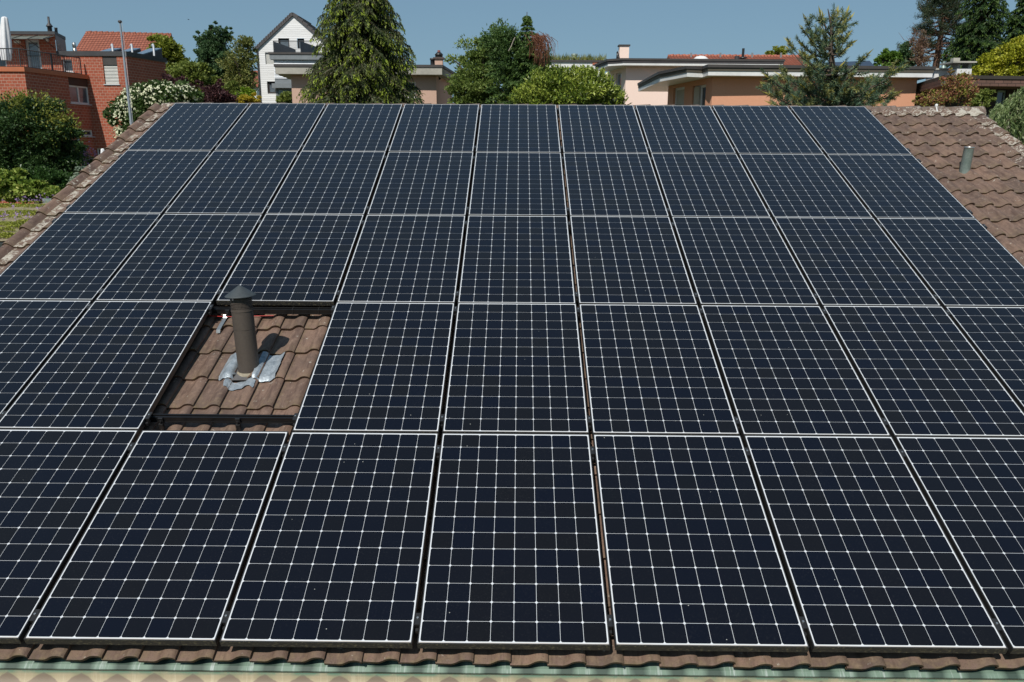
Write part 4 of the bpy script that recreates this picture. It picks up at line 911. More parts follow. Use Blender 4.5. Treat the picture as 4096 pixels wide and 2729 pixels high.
# ---- 8. dark brown wooden house on the right
DB = 26.0
m_shing = brick_mat('brown_shingle', S(110, 82, 72), S(96, 72, 62), S(56, 42, 38), 0.28, 0.11, 0.008)
m_wood = M('dark_brown_boards', S(52, 36, 30), S(40, 28, 24), 3, 0.8)
cB, lB, rB = xy(3759, DB), xy(3652, DB + 3.4), xy(4420, DB + 0.5)
zt, zm, zb_ = zat(3759, 300, DB), zat(3759, 314, DB), zat(3759, 342, DB)
bb = thing('brown_house', (*xy(4000, DB), 0), 'dark brown wooden house with shingled fascia right of the peach house', 'house')
poly = [cB, rB, (rB[0] + 0.5, rB[1] + 7), (lB[0], rB[1] + 7), lB]
mb = MB(); mb.prism(poly, zm, zt); mb.build('roof_edge', M('dark_olive_edge', S(60, 54, 48), None, 2, 0.7), bb)
mb = MB(); mb.prism([(p[0] * 0.9995, p[1] + 0.03) for p in poly], zb_, zm - 0.003); mb.build('fascia', m_shing, bb)
mb = MB(); mb.box((cB[0], cB[1] + 0.0, (zb_ + zm) / 2), (0.06, 0.09, zm - zb_ + 0.02)); mb.build('corner_flashing', m_zinc, bb)
wb = [(cB[0] + 0.7, cB[1] + 1.2), (rB[0], rB[1] + 1.2), (rB[0], rB[1] + 6.5), (lB[0] + 0.9, rB[1] + 6.5)]
wl = Wall(wb[0], wb[1]); hx = wl.rect(3986, 362, 4024, 425)
mb = MB(); wl.holed(mb, -0.5, zb_ - 0.003, [hx], 0.1)
Wall(wb[3], wb[0]).holed(mb, -0.5, zb_ - 0.003); mb.build('wall', m_wood, bb)
wl.window(bb, hx, m_zinc, m_glass, 0, 0.1, 0.06)
for (x0, x1, yt, yb3, capo, D_) in ((3740, 3803, 281, 300, 0.1, DB + 3.5), (3829, 3888, 275, 300, 0.0, DB + 2.6)):
    a, b = W(x0, yt, D_), W(x1, yt, D_); w = b[0] - a[0]; mb = MB(); mb.box(((a[0] + b[0]) / 2, a[1] + 0.3, (zt - 0.2 + a[2]) / 2), (w, 0.6, a[2] - zt + 0.2)); co = mb.build('chimney', m_white, bb)
    mb = MB()
    if capo: mb.box(((a[0] + b[0]) / 2, a[1] + 0.3, a[2] + 0.03), (w + 0.16, 0.8, 0.055))
    else:
        zc2 = zat(3850, 253, D_)
        for sx_ in (0.2, 0.95): mb.box((a[0] + w * sx_, a[1] + 0.3, (a[2] + zc2) / 2), (0.1, 0.4, zc2 - a[2]))
        e0, e1_ = W(3803, 253, D_), W(3898, 253, D_); mb.box(((e0[0] + e1_[0]) / 2, a[1] + 0.3, zc2 + 0.025), (e1_[0] - e0[0], 0.9, 0.05)); mb.box((a[0] + 0.1, a[1] + 0.4, zc2 + 0.12), (0.22, 0.2, 0.16))
    mb.build('chimney_cap', m_conc, co)
q = W(3772, 281, DB + 4.4); mb = MB(); mb.lathe([(0.1, -0.1), (0.1, 0.1), (0.05, 0.16), (0.05, 0.3)], q, k=10); mb.build('vent_stack', m_zinc, bb)

# ---- pebbledash garden wall and hidden garage at the right verge
m_peb = M('pebbledash', S(168, 160, 144), S(122, 114, 98), 40, 0.95, 0, 0.5)
a, b = xy(3880, 17.0), xy(4170, 17.2); mb = MB(); zt = zat(4000, 440, 17)
gw = thing('garden_wall', (*a, 0), 'pale pebbledash garden wall beyond the right end of the tiled roof', 'wall')
mb.prism([a, b, (b[0], b[1] + 0.3), (a[0], a[1] + 0.3)], 0, zt - 0.16); mb.build('wall_body', m_peb, gw)
mb = MB(); mb.prism([(a[0], a[1] - 0.05), (b[0], b[1] - 0.05), (b[0], b[1] + 0.35), (a[0], a[1] + 0.35)], zt - 0.157, zt - 0.10); mb.build('coping', m_dgrey, gw)

# ================================================================== vegetation
G = np.random.default_rng(2024)
def unit(a): return a / (np.linalg.norm(a, axis=-1, keepdims=True) + 1e-9)
def leaf_quads(C, A, L, wr, flat=None):
    """leaf shaped quads: centres C, long axes A, lengths L, width ratio wr"""
    n = len(C); A = unit(A); r = G.normal(size=(n, 3)) if flat is None else flat + G.normal(size=(n, 3)) * 0.35
    B = unit(np.cross(A, r)); L = np.broadcast_to(np.asarray(L, float), (n,))[:, None]; w = L * wr * 0.5
    p0 = C - A * L * 0.5; p2 = C + A * L * 0.5; m = C - A * L * 0.06 + unit(np.cross(B, A)) * L * 0.07
    V = np.stack([p0, m + B * w, p2, m - B * w], 1).reshape(-1, 3)
    return V, np.arange(4 * n).reshape(n, 4)
def leaves(name, parent, C, A, L, wr, mat, tip=None, flat=None):
    V, Q = leaf_quads(C, A, L, wr, flat)
    return arr_mesh(name, V, Q, mat, parent, {'tip': np.repeat(tip, 4)} if tip is not None else None)
def limbs(name, parent, paths, mat, k=6):
    mb = MB()
    for p, r in paths: mb.tube(p, r, k, False)
    return mb.build(name, mat, parent)
def bent(a, b, sag=0.0, n=4, jit=0.0):
    a, b = np.array(a, float), np.array(b, float); out = []
    for i in range(n + 1):
        t = i / n; p = a + (b - a) * t; p[2] += sag * math.sin(math.pi * t)
        if 0 < i < n and jit: p = p + G.normal(size=3) * jit
        out.append(p)
    return out
def ells_px(D, lst, dr=1.0):
    """crown lobes given as photo pixel centres and radii at distance D -> metres"""
    out = []
    for l in lst:
        px, py, rx, ry = l[:4]; dd = l[4] if len(l) > 4 else 0.0
        c = W(px, py, D + dd); m = mpp(D + dd, px, py); out.append((c, np.array([rx * m, rx * m * dr, ry * m])))
    return out
def broadleaf(name, label, cat, D, lobes, n_leaf, L, mat, group=None, wr=0.55, clump=0.22, clumps=60, trunk=True, tk=1.0, bark=None, fill=(0.55, 1.02), droop=0.0, dr=1.0, extra=None, basez=0.0, up=0.3, part='crown', inner=0.0):
    E = ells_px(D, lobes, dr); cs = np.array([e[0] for e in E]); base = np.array([cs[:, 0].mean(), cs[:, 1].mean(), basez])
    o = thing(name, base, label, cat, group)
    w = np.array([np.prod(e[1]) ** (2 / 3) for e in E]); w /= w.sum(); CC, AA, LL, ctr = [], [], [], []
    for (c, r), ww in zip(E, w):
        nc = max(6, int(clumps * ww)); d = unit(G.normal(size=(nc, 3))); f = G.uniform(*fill, size=(nc, 1)); cc = c + d * f * r
        ctr += list(cc[:max(2, nc // 7)]); per = max(4, int(n_leaf * ww / nc)); s = clump * float(np.mean(r)) * G.uniform(0.6, 1.35, size=(nc, 1, 1))
        off = G.normal(size=(nc, per, 3)); off = off / (1 + 0.25 * np.linalg.norm(off, axis=2, keepdims=True)); off[..., 2] *= 0.7
        P = cc[:, None] + off * s * 1.25; a = unit(off + d[:, None] * 0.8) + G.normal(size=off.shape) * 0.5; a[..., 2] += -droop + up * G.uniform(-1, 1, size=a.shape[:2])
        CC.append(P.reshape(-1, 3)); AA.append(a.reshape(-1, 3)); LL.append(G.uniform(0.65, 1.25, size=nc * per) * L)
    C, A, Ls = np.concatenate(CC), np.concatenate(AA), np.concatenate(LL)
    keep = C[:, 2] > basez + 0.02
    leaves(part, o, C[keep], A[keep], Ls[keep], wr, mat)
    if trunk:
        top = cs[:, 2].max(); mid = np.array([base[0], base[1], max(basez + 0.3, cs[:, 2].min() - 0.5 * E[0][1][2])]); H = top - basez; r0 = tk * max(0.05, 0.022 * H) if cat == 'tree' else 0.045
        paths = [([base, base * 0.5 + mid * 0.5 + G.normal(size=3) * 0.05, mid, [base[0], base[1], top * 0.75 + mid[2] * 0.25]], [r0, r0 * 0.85, r0 * 0.7, r0 * 0.3])]
        for p in ctr: paths.append((bent(mid + (0, 0, G.uniform(0, 0.4) * max(0.1, (p[2] - mid[2]))), p, 0.1, 4, 0.05), [r0 * 0.4, r0 * 0.32, r0 * 0.25, r0 * 0.16, r0 * 0.07]))
        limbs('trunk', o, paths, bark or m_bark)
    if extra: extra(o, C, E)
    return o
def conifer(name, label, D, px, ytop, ybot, rbot_px, basez, mat, n_wh=40, L=0.22, wr=0.35, power=0.85, droop=0.5, ragged=0.3, dens=1.0, group=None, bark=None, lean=0.0, tipcol=True, hang=0.6, lowcut=None, cat='tree', bare=0):
    """spruce like tree: whorls of drooping branches carrying hanging sprays of short needle twigs"""
    T = W(px, ytop, D); Bp = W(px, ybot, D); R = rbot_px * mpp(D); zt, zb = T[2], Bp[2]
    o = thing(name, (T[0] + lean, T[1], basez), label, cat, group); ax = lambda z: np.array([T[0] + lean * (1 - (z - basez) / (zt - basez)), T[1], z])
    CC, AA, LL, TP, br = [], [], [], [], []
    low = lowcut if lowcut is not None else zb - 0.15 * (zt - zb)
    for i in range(n_wh):
        z = low + (zt - low) * (i + G.uniform(-0.4, 0.4)) / n_wh; z = min(z, zt - 0.15); f = max(0.02, (zt - z) / (zt - zb)); Lb = R * f ** power
        nb_ = 6 + int(5 * min(1, f)); a0 = G.uniform(0, 6.28)
        for k in range(nb_):
            w = a0 + 6.283 * k / nb_ + G.normal() * 0.2; l = Lb * G.uniform(1 - ragged, 1 + ragged * 0.45); dv = np.array([math.cos(w), math.sin(w), 0]); t = np.linspace(0, 1, 7)
            p = ax(z) + dv * l * t[:, None]; p[:, 2] += l * (0.18 * t - droop * t ** 1.8 + 0.22 * droop * t ** 4)
            br.append((list(p[[0, 2, 4, 6]]), [0.02 + 0.012 * l, 0.014 + 0.006 * l, 0.01, 0.004]))
            nt_ = max(9, int(l / L * 2.6 * dens)); tt = G.uniform(0.15, 1.03, size=nt_) ** 0.8; sd = G.choice([-1, 1], size=nt_); perp = np.array([-dv[1], dv[0], 0])
            bp = np.stack([np.interp(tt, t, p[:, j]) for j in range(3)], 1); ln = l * 0.36 * (1.1 - tt * 0.75) * G.uniform(0.6, 1.2, size=nt_) + L * 0.6
            td = unit(dv * 0.75 + perp * sd[:, None] * 0.9 + np.array([0, 0, -1]) * hang * G.uniform(0.4, 1.4, size=(nt_, 1)))
            m = max(3, int(5 * dens)); s = np.linspace(0.1, 1, m)
            q = bp[:, None] + td[:, None] * (ln[:, None] * s)[..., None]; q[..., 2] -= (hang * 0.35 * ln[:, None] * s ** 2)
            a = td[:, None] + G.normal(size=q.shape) * 0.38; a[..., 2] -= hang * 0.5 * s
            CC.append((q + G.normal(size=q.shape) * L * 0.12).reshape(-1, 3)); AA.append(a.reshape(-1, 3)); LL.append((L * G.uniform(0.7, 1.3, size=q.shape[:2])).ravel())
            tp = ((s > 0.7)[None] & (G.uniform(size=(nt_, 1)) < 0.16 + 0.75 * (tt[:, None] > 0.6)) & (tt[:, None] > 0.35)) * G.uniform(0.5, 1, size=q.shape[:2]) * min(1.0, G.uniform(0.2, 1.5)); TP.append(tp.ravel())
    C = np.concatenate(CC); leaves('crown', o, C, np.concatenate(AA), np.concatenate(LL), wr, mat, np.concatenate(TP) if tipcol else None)
    H = zt - basez; limbs('trunk', o, [([ax(basez), ax(basez + H * 0.4), ax(basez + H * 0.75), ax(zt)], [0.018 * H + 0.05, 0.014 * H + 0.03, 0.008 * H, 0.01])] + br, bark or m_bark, 5)
    return o
g3 = lambda *c: [S(*x) for x in c]
# --- the big conifer behind the roof
m_con = leaf_mat('conifer_sprays', g3((36, 50, 30), (56, 70, 38), (74, 80, 48), (74, 68, 50)), S(146, 164, 50), nscale=1.2, trans=0.3)
def lean_twigs(o, C):
    i = G.choice(len(C), 170); mb = MB()
    for p in C[i]:
        if p[1] > ORG[o.name][1] + 0.4: continue
        d = unit(np.array([p[0] - ORG[o.name][0], p[1] - ORG[o.name][1], -0.3 * np.linalg.norm(p[:2] - ORG[o.name][:2])])); mb.tube([p - d * 0.6, p - d * 0.25 + (0, 0, 0.04), p + d * 0.05 + (0, 0, -0.06)], [0.014, 0.011, 0.004], 4, False)
    mb.build('bare_twigs', M('pale_dead_twig', S(150, 134, 118), S(112, 98, 86), 12, 0.9), o)
big = conifer('conifer', 'big broad conifer with drooping lime tipped branches rising right behind the roof ridge', 25.0, 1418, -585, 400, 240, 0.0, m_con, 84, 0.10, 0.30, 1.0, 0.68, 0.36, 1.45, lowcut=5.2, hang=1.1)
me = big.children[0].data; co_ = np.empty(len(me.vertices) * 3, np.float32); me.vertices.foreach_get('co', co_); lean_twigs(big, co_.reshape(-1, 3)[::4] + ORG[big.name])
# --- centre group
m_dec = leaf_mat('mid_green_leaf', g3((66, 84, 38), (94, 112, 52), (122, 134, 72)), nscale=0.8)
broadleaf('broadleaf_tree', 'rounded mid green broadleaf tree between the pinkish house and the dark spruce', 'tree', 33, [(1890, 330, 95, 150), (1960, 270, 80, 110), (1860, 400, 75, 110), (1990, 370, 80, 110), (1930, 210, 50, 55)], 28000, 0.12, m_dec, clumps=210, clump=0.16, fill=(0.4, 1.06))
m_spr = leaf_mat('spruce_green', g3((46, 66, 36), (68, 92, 46), (94, 118, 60)), S(104, 128, 58), nscale=1.2)
spr = conifer('spruce', 'dark green spruce with a hanging rust brown dead branch near its top', 28.0, 2108, 48, 410, 118, 0.0, m_spr, 56, 0.095, 0.32, 0.9, 0.35, 0.5, 1.4, lowcut=4.8, hang=0.5)
E2 = ells_px(28, [(2000, 185, 40, 40), (2040, 330, 80, 80), (2150, 330, 60, 100), (2050, 240, 60, 50)]); CC, AA = [], []
for c, r in E2:                                            # bushy side shoots of the spruce
    d = unit(G.normal(size=(60, 3))); cc = c + d * r * G.uniform(0.3, 1, size=(60, 1)); ax_ = unit(d + (0, 0, 0.9) + G.normal(size=d.shape) * 0.3); t = G.uniform(0, 1, size=(60, 60, 1))
    CC.append((cc[:, None] + ax_[:, None] * t * 0.55 + G.normal(size=(60, 60, 3)) * 0.06).reshape(-1, 3)); AA.append((ax_[:, None] + G.normal(size=(60, 60, 3)) * 0.8).reshape(-1, 3))
leaves('side_shoots', spr, np.concatenate(CC), np.concatenate(AA), 0.12, 0.36, m_spr, np.zeros(sum(len(x) for x in CC)))
mb = MB(); top = W(2150, 145, 27.4)
for k in range(150):
    p = top + G.normal(size=3) * (0.14, 0.12, 0.06); l = G.uniform(0.35, 0.9); dx = (0.10 + G.normal() * 0.16)
    mb.tube([p, p + (dx * 0.5 + 0.1, G.normal() * 0.05, -l * 0.35), p + (dx, G.normal() * 0.08, -l)], [0.009, 0.007, 0.003], 3, False)
mb.build('dead_branch', M('rust_brown_twig', S(148, 98, 74), S(116, 76, 58), 8, 0.9), spr)
for (x0, y0, x1, y1) in ((2060, 150, 2034, 205),): spr_b = MB(); spr_b.tube(bent(W(x0, y0, 27.2), W(x1, y1, 27.0), 0.05, 4, 0.02), 0.014, 5); spr_b.build('bare_limb', M('pale_limb', S(150, 140, 128), None, 8, 0.9), spr)
m_lau = leaf_mat('laurel_leaf', g3((46, 62, 22), (80, 98, 34), (118, 132, 50), (156, 164, 78)), rough=0.32, trans=0.18, nscale=1.6)
def upright(o, C, E):
    P, A = [], []
    for c, r in E:
        d = unit(G.normal(size=(110, 3))); d[:, 2] = np.abs(d[:, 2]); b = c + d * r * 0.97
        for p, q in zip(b, d):
            ax_ = unit(q * 0.5 + (0, 0, 0.8) + G.normal(size=3) * 0.25); t = G.uniform(0, 0.26, size=12)
            P.append(p + ax_ * t[:, None]); A.append(ax_ * 0.9 + G.normal(size=(12, 3)) * 0.5)
    leaves('new_shoots', o, np.concatenate(P), np.concatenate(A), 0.105, 0.30, m_lau)
broadleaf('laurel_shrub', 'bright yellow green laurel shrub with upright shoots against the cream house', 'shrub', 19, [(2280, 395, 150, 85), (2190, 390, 80, 80), (2370, 395, 85, 80), (2240, 350, 62, 44), (2115, 425, 55, 45), (2440, 430, 48, 42), (2325, 352, 66, 42)], 30000, 0.10, m_lau, wr=0.36, clump=0.17, clumps=190, fill=(0.35, 1.06), extra=upright, dr=0.9)
# --- left background
m_yg = leaf_mat('yellow_green_leaf', g3((80, 90, 28), (110, 118, 40), (138, 140, 56)), nscale=0.6)
m_mid = leaf_mat('fresh_green_leaf', g3((70, 84, 36), (100, 112, 50), (132, 138, 70)), nscale=0.6)
m_dkg = leaf_mat('dark_green_leaf', g3((46, 66, 44), (64, 88, 56), (88, 112, 70)), nscale=0.6)
m_oli = leaf_mat('olive_sparse_leaf', g3((78, 88, 46), (104, 110, 58), (128, 124, 68)), nscale=0.6)
broadleaf('yellow_green_tree', 'tall yellow green tree just right of the brick house roof', 'tree', 54, [(660, 240, 62, 85), (640, 190, 38, 52), (690, 280, 50, 80), (610, 210, 26, 44), (660, 330, 70, 60)], 17000, 0.22, m_yg, clumps=90)
broadleaf('feathery_shrub', 'feathery fresh green tree lower down in front of the yellow green one', 'tree', 44, [(770, 310, 70, 55), (720, 330, 60, 50), (800, 280, 40, 40), (840, 350, 50, 40)], 13000, 0.17, m_mid, clumps=90, fill=(0.4, 1.1))
broadleaf('columnar_tree', 'dark green upright tree with pointed top left of the white timber house', 'tree', 50, [(860, 180, 48, 80), (868, 260, 62, 110), (800, 170, 26, 36), (830, 230, 50, 60), (850, 120, 22, 30), (880, 320, 44, 60), (905, 140, 22, 40)], 24000, 0.16, m_dkg, clumps=420, fill=(0.25, 1.1), clump=0.13)
broadleaf('sparse_tree', 'thin olive leaved tree with visible branches beside the white timber house', 'tree', 47, [(965, 220, 52, 75), (990, 180, 32, 38), (940, 280, 50, 70), (1005, 300, 38, 70), (960, 340, 60, 50)], 6800, 0.15, m_oli, clumps=150, fill=(0.2, 1.08), clump=0.22)
m_pur = leaf_mat('purple_leaf', g3((44, 26, 30), (66, 40, 42), (88, 58, 56)), nscale=1.2, trans=0.2)
broadleaf('purple_shrub', 'dark purple leaved shrub just above the left part of the panels', 'shrub', 30, [(865, 385, 62, 42), (830, 400, 40, 30), (905, 395, 36, 30), (800, 345, 14, 22), (880, 345, 14, 24)], 8000, 0.09, m_pur, clumps=70, fill=(0.4, 1.05))
broadleaf('purple_shrub', 'purple leaved shrub behind the white flowering bush below the yellow green tree', 'shrub', 36, [(700, 335, 50, 30), (675, 318, 22, 24), (740, 345, 30, 24)], 4000, 0.1, m_pur, clumps=40, fill=(0.4, 1.05))
m_gold = leaf_mat('golden_leaf', g3((116, 108, 26), (160, 144, 40), (190, 168, 64)), nscale=1.2)
broadleaf('green_shrub', 'bright green rounded shrub at the foot of the white timber house', 'shrub', 34, [(975, 385, 38, 30), (950, 395, 24, 26), (1000, 378, 20, 18)], 5000, 0.09, leaf_mat('grass_green_leaf', g3((70, 92, 20), (100, 124, 30), (128, 150, 46)), nscale=1.2), clumps=50)
broadleaf('golden_shrub', 'golden yellow shrub in front of the bright green one', 'shrub', 32, [(985, 398, 40, 16), (1020, 396, 22, 20), (958, 404, 22, 12)], 4000, 0.08, m_gold, clumps=40)
broadleaf('pale_shrub', 'fresh green shrub between the purple shrub and the golden one', 'shrub', 38, [(925, 355, 30, 32), (905, 370, 26, 26), (945, 380, 30, 30)], 4500, 0.11, m_mid, clumps=40)
broadleaf('climbing_plant', 'leafy green plant at the grey bay of the white timber house', 'plant', 52, [(1150, 385, 24, 28), (1125, 400, 22, 18), (1172, 395, 14, 22)], 3500, 0.14, m_mid, clumps=40)
# white flowering bush
m_whb = leaf_mat('viburnum_leaf', g3((40, 58, 28), (62, 82, 40), (86, 106, 58)), nscale=1.5)
m_flw = M('cream_blossom', S(218, 218, 188), S(196, 200, 164), 10, 0.8)
def blossoms(o, C, E):
    P, N = [], []
    for c, r in E:
        n = int(620 * (r[0] * r[2])) + 10; d = unit(G.normal(size=(n, 3))); d[:, 1] -= 0.4; d[:, 2] += 0.25; d = unit(d); P.append(c + d * r * G.uniform(0.92, 1.1, size=(n, 1))); N.append(d)
    P, N = np.concatenate(P), np.concatenate(N); k = 5; C2 = P[:, None] + G.normal(size=(len(P), k, 3)) * 0.014; A2 = np.cross(N[:, None] + G.normal(size=C2.shape) * 0.3, G.normal(size=C2.shape))
    leaves('blossom', o, C2.reshape(-1, 3), A2.reshape(-1, 3), 0.044, 0.9, m_flw, flat=np.repeat(N, k, 0) * 2)
broadleaf('flowering_shrub', 'large shrub covered in white blossom between the flagpole and the roof verge', 'shrub', 23, [(660, 395, 110, 62), (560, 430, 85, 75), (510, 480, 62, 70), (730, 385, 70, 45), (600, 385, 80, 48), (470, 440, 26, 30), (510, 545, 55, 40), (560, 520, 60, 60)], 24000, 0.10, m_whb, wr=0.6, clumps=130, extra=blossoms)
# --- left garden
m_lnd = leaf_mat('glossy_dark_leaf', g3((34, 52, 28), (50, 72, 38), (70, 92, 50)), S(150, 150, 62), rough=0.4, trans=0.25, nscale=1.0)
def young_tips(o, C, E):  # young yellow green leaves on the upper outside of the crown
    P, A = [], []
    for c, r in E[:6]:
        n = 60; d = unit(G.normal(size=(n, 3))); d[:, 2] = np.abs(d[:, 2]) + 0.1; d = unit(d); b = c + d * r
        for p, q in zip(b, d): P.append(p + unit(q + (0, 0, 0.7)) * G.uniform(0, 0.3, size=(7, 1)) + G.normal(size=(7, 3)) * 0.06); A.append(q + G.normal(size=(7, 3)) * 0.7)
    leaves('young_leaves', o, np.concatenate(P), np.concatenate(A), 0.105, 0.5, leaf_mat('young_yellow_leaf', g3((86, 96, 38), (114, 120, 50), (146, 142, 70)), nscale=1.5))
broadleaf('dark_tree', 'large rounded dark green tree with yellow green tips in front of the brick house', 'tree', 28.5, [(120, 520, 150, 115), (220, 590, 100, 90), (30, 600, 120, 110), (60, 460, 80, 60), (150, 470, 70, 70), (250, 540, 60, 60), (-60, 520, 120, 120), (150, 660, 130, 70)], 60000, 0.115, m_lnd, clumps=240, clump=0.2, extra=young_tips, dr=0.85)
m_lil = leaf_mat('lilac_leaf', g3((64, 78, 36), (90, 104, 50), (118, 128, 68)), nscale=1.5)
m_lilf = M('lilac_blossom', S(190, 150, 186), S(160, 120, 160), 12, 0.8)
def lilac(o, C, E):
    P = np.concatenate([W(x, y, 29.6) + G.normal(size=(40, 3)) * (0.06, 0.06, 0.13) for x, y in ((320, 592), (338, 612), (342, 640), (300, 600), (352, 600), (375, 618), (322, 622), (285, 590))])
    leaves('blossom', o, P, G.normal(size=P.shape), 0.06, 0.8, m_lilf)
broadleaf('lilac_shrub', 'loose lilac shrub with pink purple flowers beside the dark tree', 'shrub', 30, [(335, 630, 42, 42), (360, 655, 26, 34), (310, 640, 30, 50)], 3500, 0.1, m_lil, clumps=50, fill=(0.3, 1.1), extra=lilac)
m_blu = leaf_mat('blue_spruce_needles', g3((96, 112, 98), (130, 144, 126), (156, 166, 146)), nscale=2)
conifer('small_blue_spruce', 'small silvery blue spruce behind the left roof verge', 27.5, 325, 655, 735, 44, 2.0, m_blu, 9, 0.09, 0.35, 0.8, -0.1, 0.3, 1.6, lowcut=None, tipcol=False, hang=0.1)
broadleaf('clipped_shrub', 'dense dark green shrub under the large dark tree', 'shrub', 27.5, [(190, 725, 85, 42), (240, 745, 60, 36), (130, 715, 50, 30)], 12000, 0.09, leaf_mat('deep_green_leaf', g3((34, 56, 26), (48, 74, 32), (66, 96, 42)), nscale=1.4), clumps=80, trunk=False)
m_hyd = leaf_mat('broad_light_leaf', g3((70, 92, 34), (100, 122, 48), (136, 148, 68), (178, 178, 112)), nscale=1.5, trans=0.3)
for lab, lobes in (('light green broad leaved shrub at the left edge of the garden', [(20, 722, 70, 36), (60, 702, 40, 24), (-40, 745, 70, 50), (25, 775, 60, 30)]), ('light green shrub with pale leaves below the dark tree', [(110, 762, 66, 34), (150, 748, 34, 24), (60, 775, 50, 30)]), ('low pale flowering shrub nearest the roof verge', [(205, 775, 34, 20), (240, 778, 30, 16), (178, 780, 24, 16)])):
    broadleaf('garden_shrub', lab, 'shrub', 26.8, lobes, 6000, 0.15, m_hyd, 'light green garden shrubs', wr=0.7, clumps=60, trunk=False)
# sedum roof of the garage on the left
ga_ = lambda px, py, z: (lambda d: CAMP + d * ((z - CAMP[2]) / d[2]))(CW.T @ np.array([(px - 2048) / F, (py - 1364.5) / F, 1.0]))
ZS = 4.25
n0, n1, f0, f1 = ga_(-500, 975, ZS), ga_(115, 975, ZS), ga_(-260, 812, ZS), ga_(330, 812, ZS)
xr2 = -5.75
gar = thing('garage', ((n0[0] + xr2) / 2, (n0[1] + f0[1]) / 2, 0), 'flat roofed garage with a planted sedum roof left of the tiled house', 'garage')
yn, yf = float(n1[1]), float(f0[1]); xl2 = float(n0[0]) - 3
mb = MB(); mb.prism([(xl2, yn), (xr2, yn), (xr2, yf), (xl2, yf)], ZS - 0.42, ZS); mb.build('roof_fascia', M('dark_green_fascia', S(58, 62, 58), S(48, 52, 48), 2, 0.6), gar)
mb = MB(); mb.prism([(xl2 + 0.3, yn + 0.4), (xr2 - 0.3, yn + 0.4), (xr2 - 0.3, yf - 0.3), (xl2 + 0.3, yf - 0.3)], -0.5, ZS - 0.423); mb.build('wall', m_brick, gar)
soil = NB('dry_roof_soil'); soil.set(Roughness=0.95); sn = soil.noise(soil.coord(), 1.2, 6, 0.7); soil.col(soil.mix(soil.ramp(soil.noise(soil.coord(), 9.0, 5, 0.7), 0.4, 0.62), soil.mix(soil.ramp(sn, 0.4, 0.6), S(120, 106, 84), S(112, 112, 62)), S(160, 146, 120)))
mb = MB(); nx_, ny_ = 40, 30; mb.grid([[(xl2 + 0.15 + (xr2 - xl2 - 0.3) * i / nx_, yn + 0.15 + (yf - yn - 0.3) * j / ny_, ZS + 0.05 + 0.025 * math.sin(i * 1.3 + j) + G.normal() * 0.01) for j in range(ny_ + 1)] for i in range(nx_ + 1)]); mb.build('roof_soil', soil.m, gar)
mb = MB(); mb.prism([(xl2, yf - 0.1), (xr2, yf - 0.1), (xr2, yf), (xl2, yf)], ZS + 0.003, ZS + 0.16); mb.build('edge_strip', m_zinc, gar)
def patch(cx, cy, rx, ry, n, h):
    a = G.uniform(0, 6.28, n); r = np.sqrt(G.uniform(0, 1, n)); P = np.stack([cx + rx * r * np.cos(a), cy + ry * r * np.sin(a), ZS + 0.05 + h * G.uniform(0.2, 1, n) * (1 - 0.6 * r ** 2)], 1); return P
Ps = []
for (px, py, rx, ry, n) in ((90, 862, 0.75, 0.5, 3000), (150, 868, 0.55, 0.35, 2200), (35, 866, 0.5, 0.3, 1600), (170, 812, 0.8, 0.9, 3400), (30, 833, 0.7, 0.6, 2200), (110, 835, 0.6, 0.5, 1800), (40, 912, 0.55, 0.3, 2200), (30, 960, 0.45, 0.25, 2200), (80, 918, 0.3, 0.3, 900), (115, 900, 0.3, 0.3, 1200), (10, 935, 0.3, 0.3, 800), (-60, 880, 1.0, 0.8, 2500), (-120, 840, 1.2, 1.0, 2500), (190, 835, 0.5, 0.5, 1400)):
    c = ga_(px, py, ZS); Ps.append(patch(c[0], c[1], rx * 0.85, ry * 0.7, int(n * 0.3), 0.09))
P = np.concatenate(Ps); P = P[(P[:, 0] < xr2 - 0.1) & (P[:, 1] > yn + 0.1) & (P[:, 1] < yf - 0.15)]
m_sed = leaf_mat('sedum_leaf', g3((84, 94, 30), (118, 124, 42), (146, 146, 66)), nscale=2.0, trans=0.25)
tag(leaves('sedum', None, P, G.normal(size=P.shape) + (0, 0, 0.8), 0.05, 0.6, m_sed), 'yellow green sedum cushions on the garage roof', 'sedum', kind='stuff')
n = 2600; P = np.stack([G.uniform(xl2 + 1, xr2 - 0.2, n), G.uniform(yn + 0.2, yf - 0.2, n), np.full(n, ZS + 0.12)], 1)
tag(leaves('dry_grass', None, P, G.normal(size=P.shape) * 0.35 + (0, 0, 1), 0.12, 0.07, leaf_mat('dry_grass_blade', g3((104, 108, 58), (134, 130, 78), (160, 150, 104)), nscale=1)), 'thin dry grass growing on the garage roof', 'grass', kind='stuff')
fl = []
for (px, py, k) in ((65, 785, 9), (30, 790, 6), (110, 790, 5), (150, 788, 8), (185, 800, 6), (215, 785, 7), (60, 815, 5), (90, 825, 5), (20, 880, 6), (25, 893, 5), (40, 888, 4), (62, 903, 3), (5, 818, 6), (165, 860, 2), (178, 846, 2), (120, 888, 2), (42, 850, 2), (140, 812, 4), (180, 812, 4)):
    c = ga_(px, py + 8, ZS); fl.append(np.stack([c[0] + G.normal(size=k) * 0.22, c[1] + G.normal(size=k) * 0.3, ZS + 0.14 + G.uniform(0, 0.14, k)], 1))
fl = np.concatenate(fl); fl = fl[fl[:, 0] < xr2 - 0.1]; P = (fl[:, None] + G.normal(size=(len(fl), 10, 3)) * 0.017).reshape(-1, 3)
tag(leaves('chive_flowers', None, P, G.normal(size=P.shape), 0.034, 0.6, M('violet_flower', S(178, 150, 196), S(150, 120, 172), 9, 0.8)), 'violet chive flowers scattered over the garage roof', 'flowers', kind='stuff')

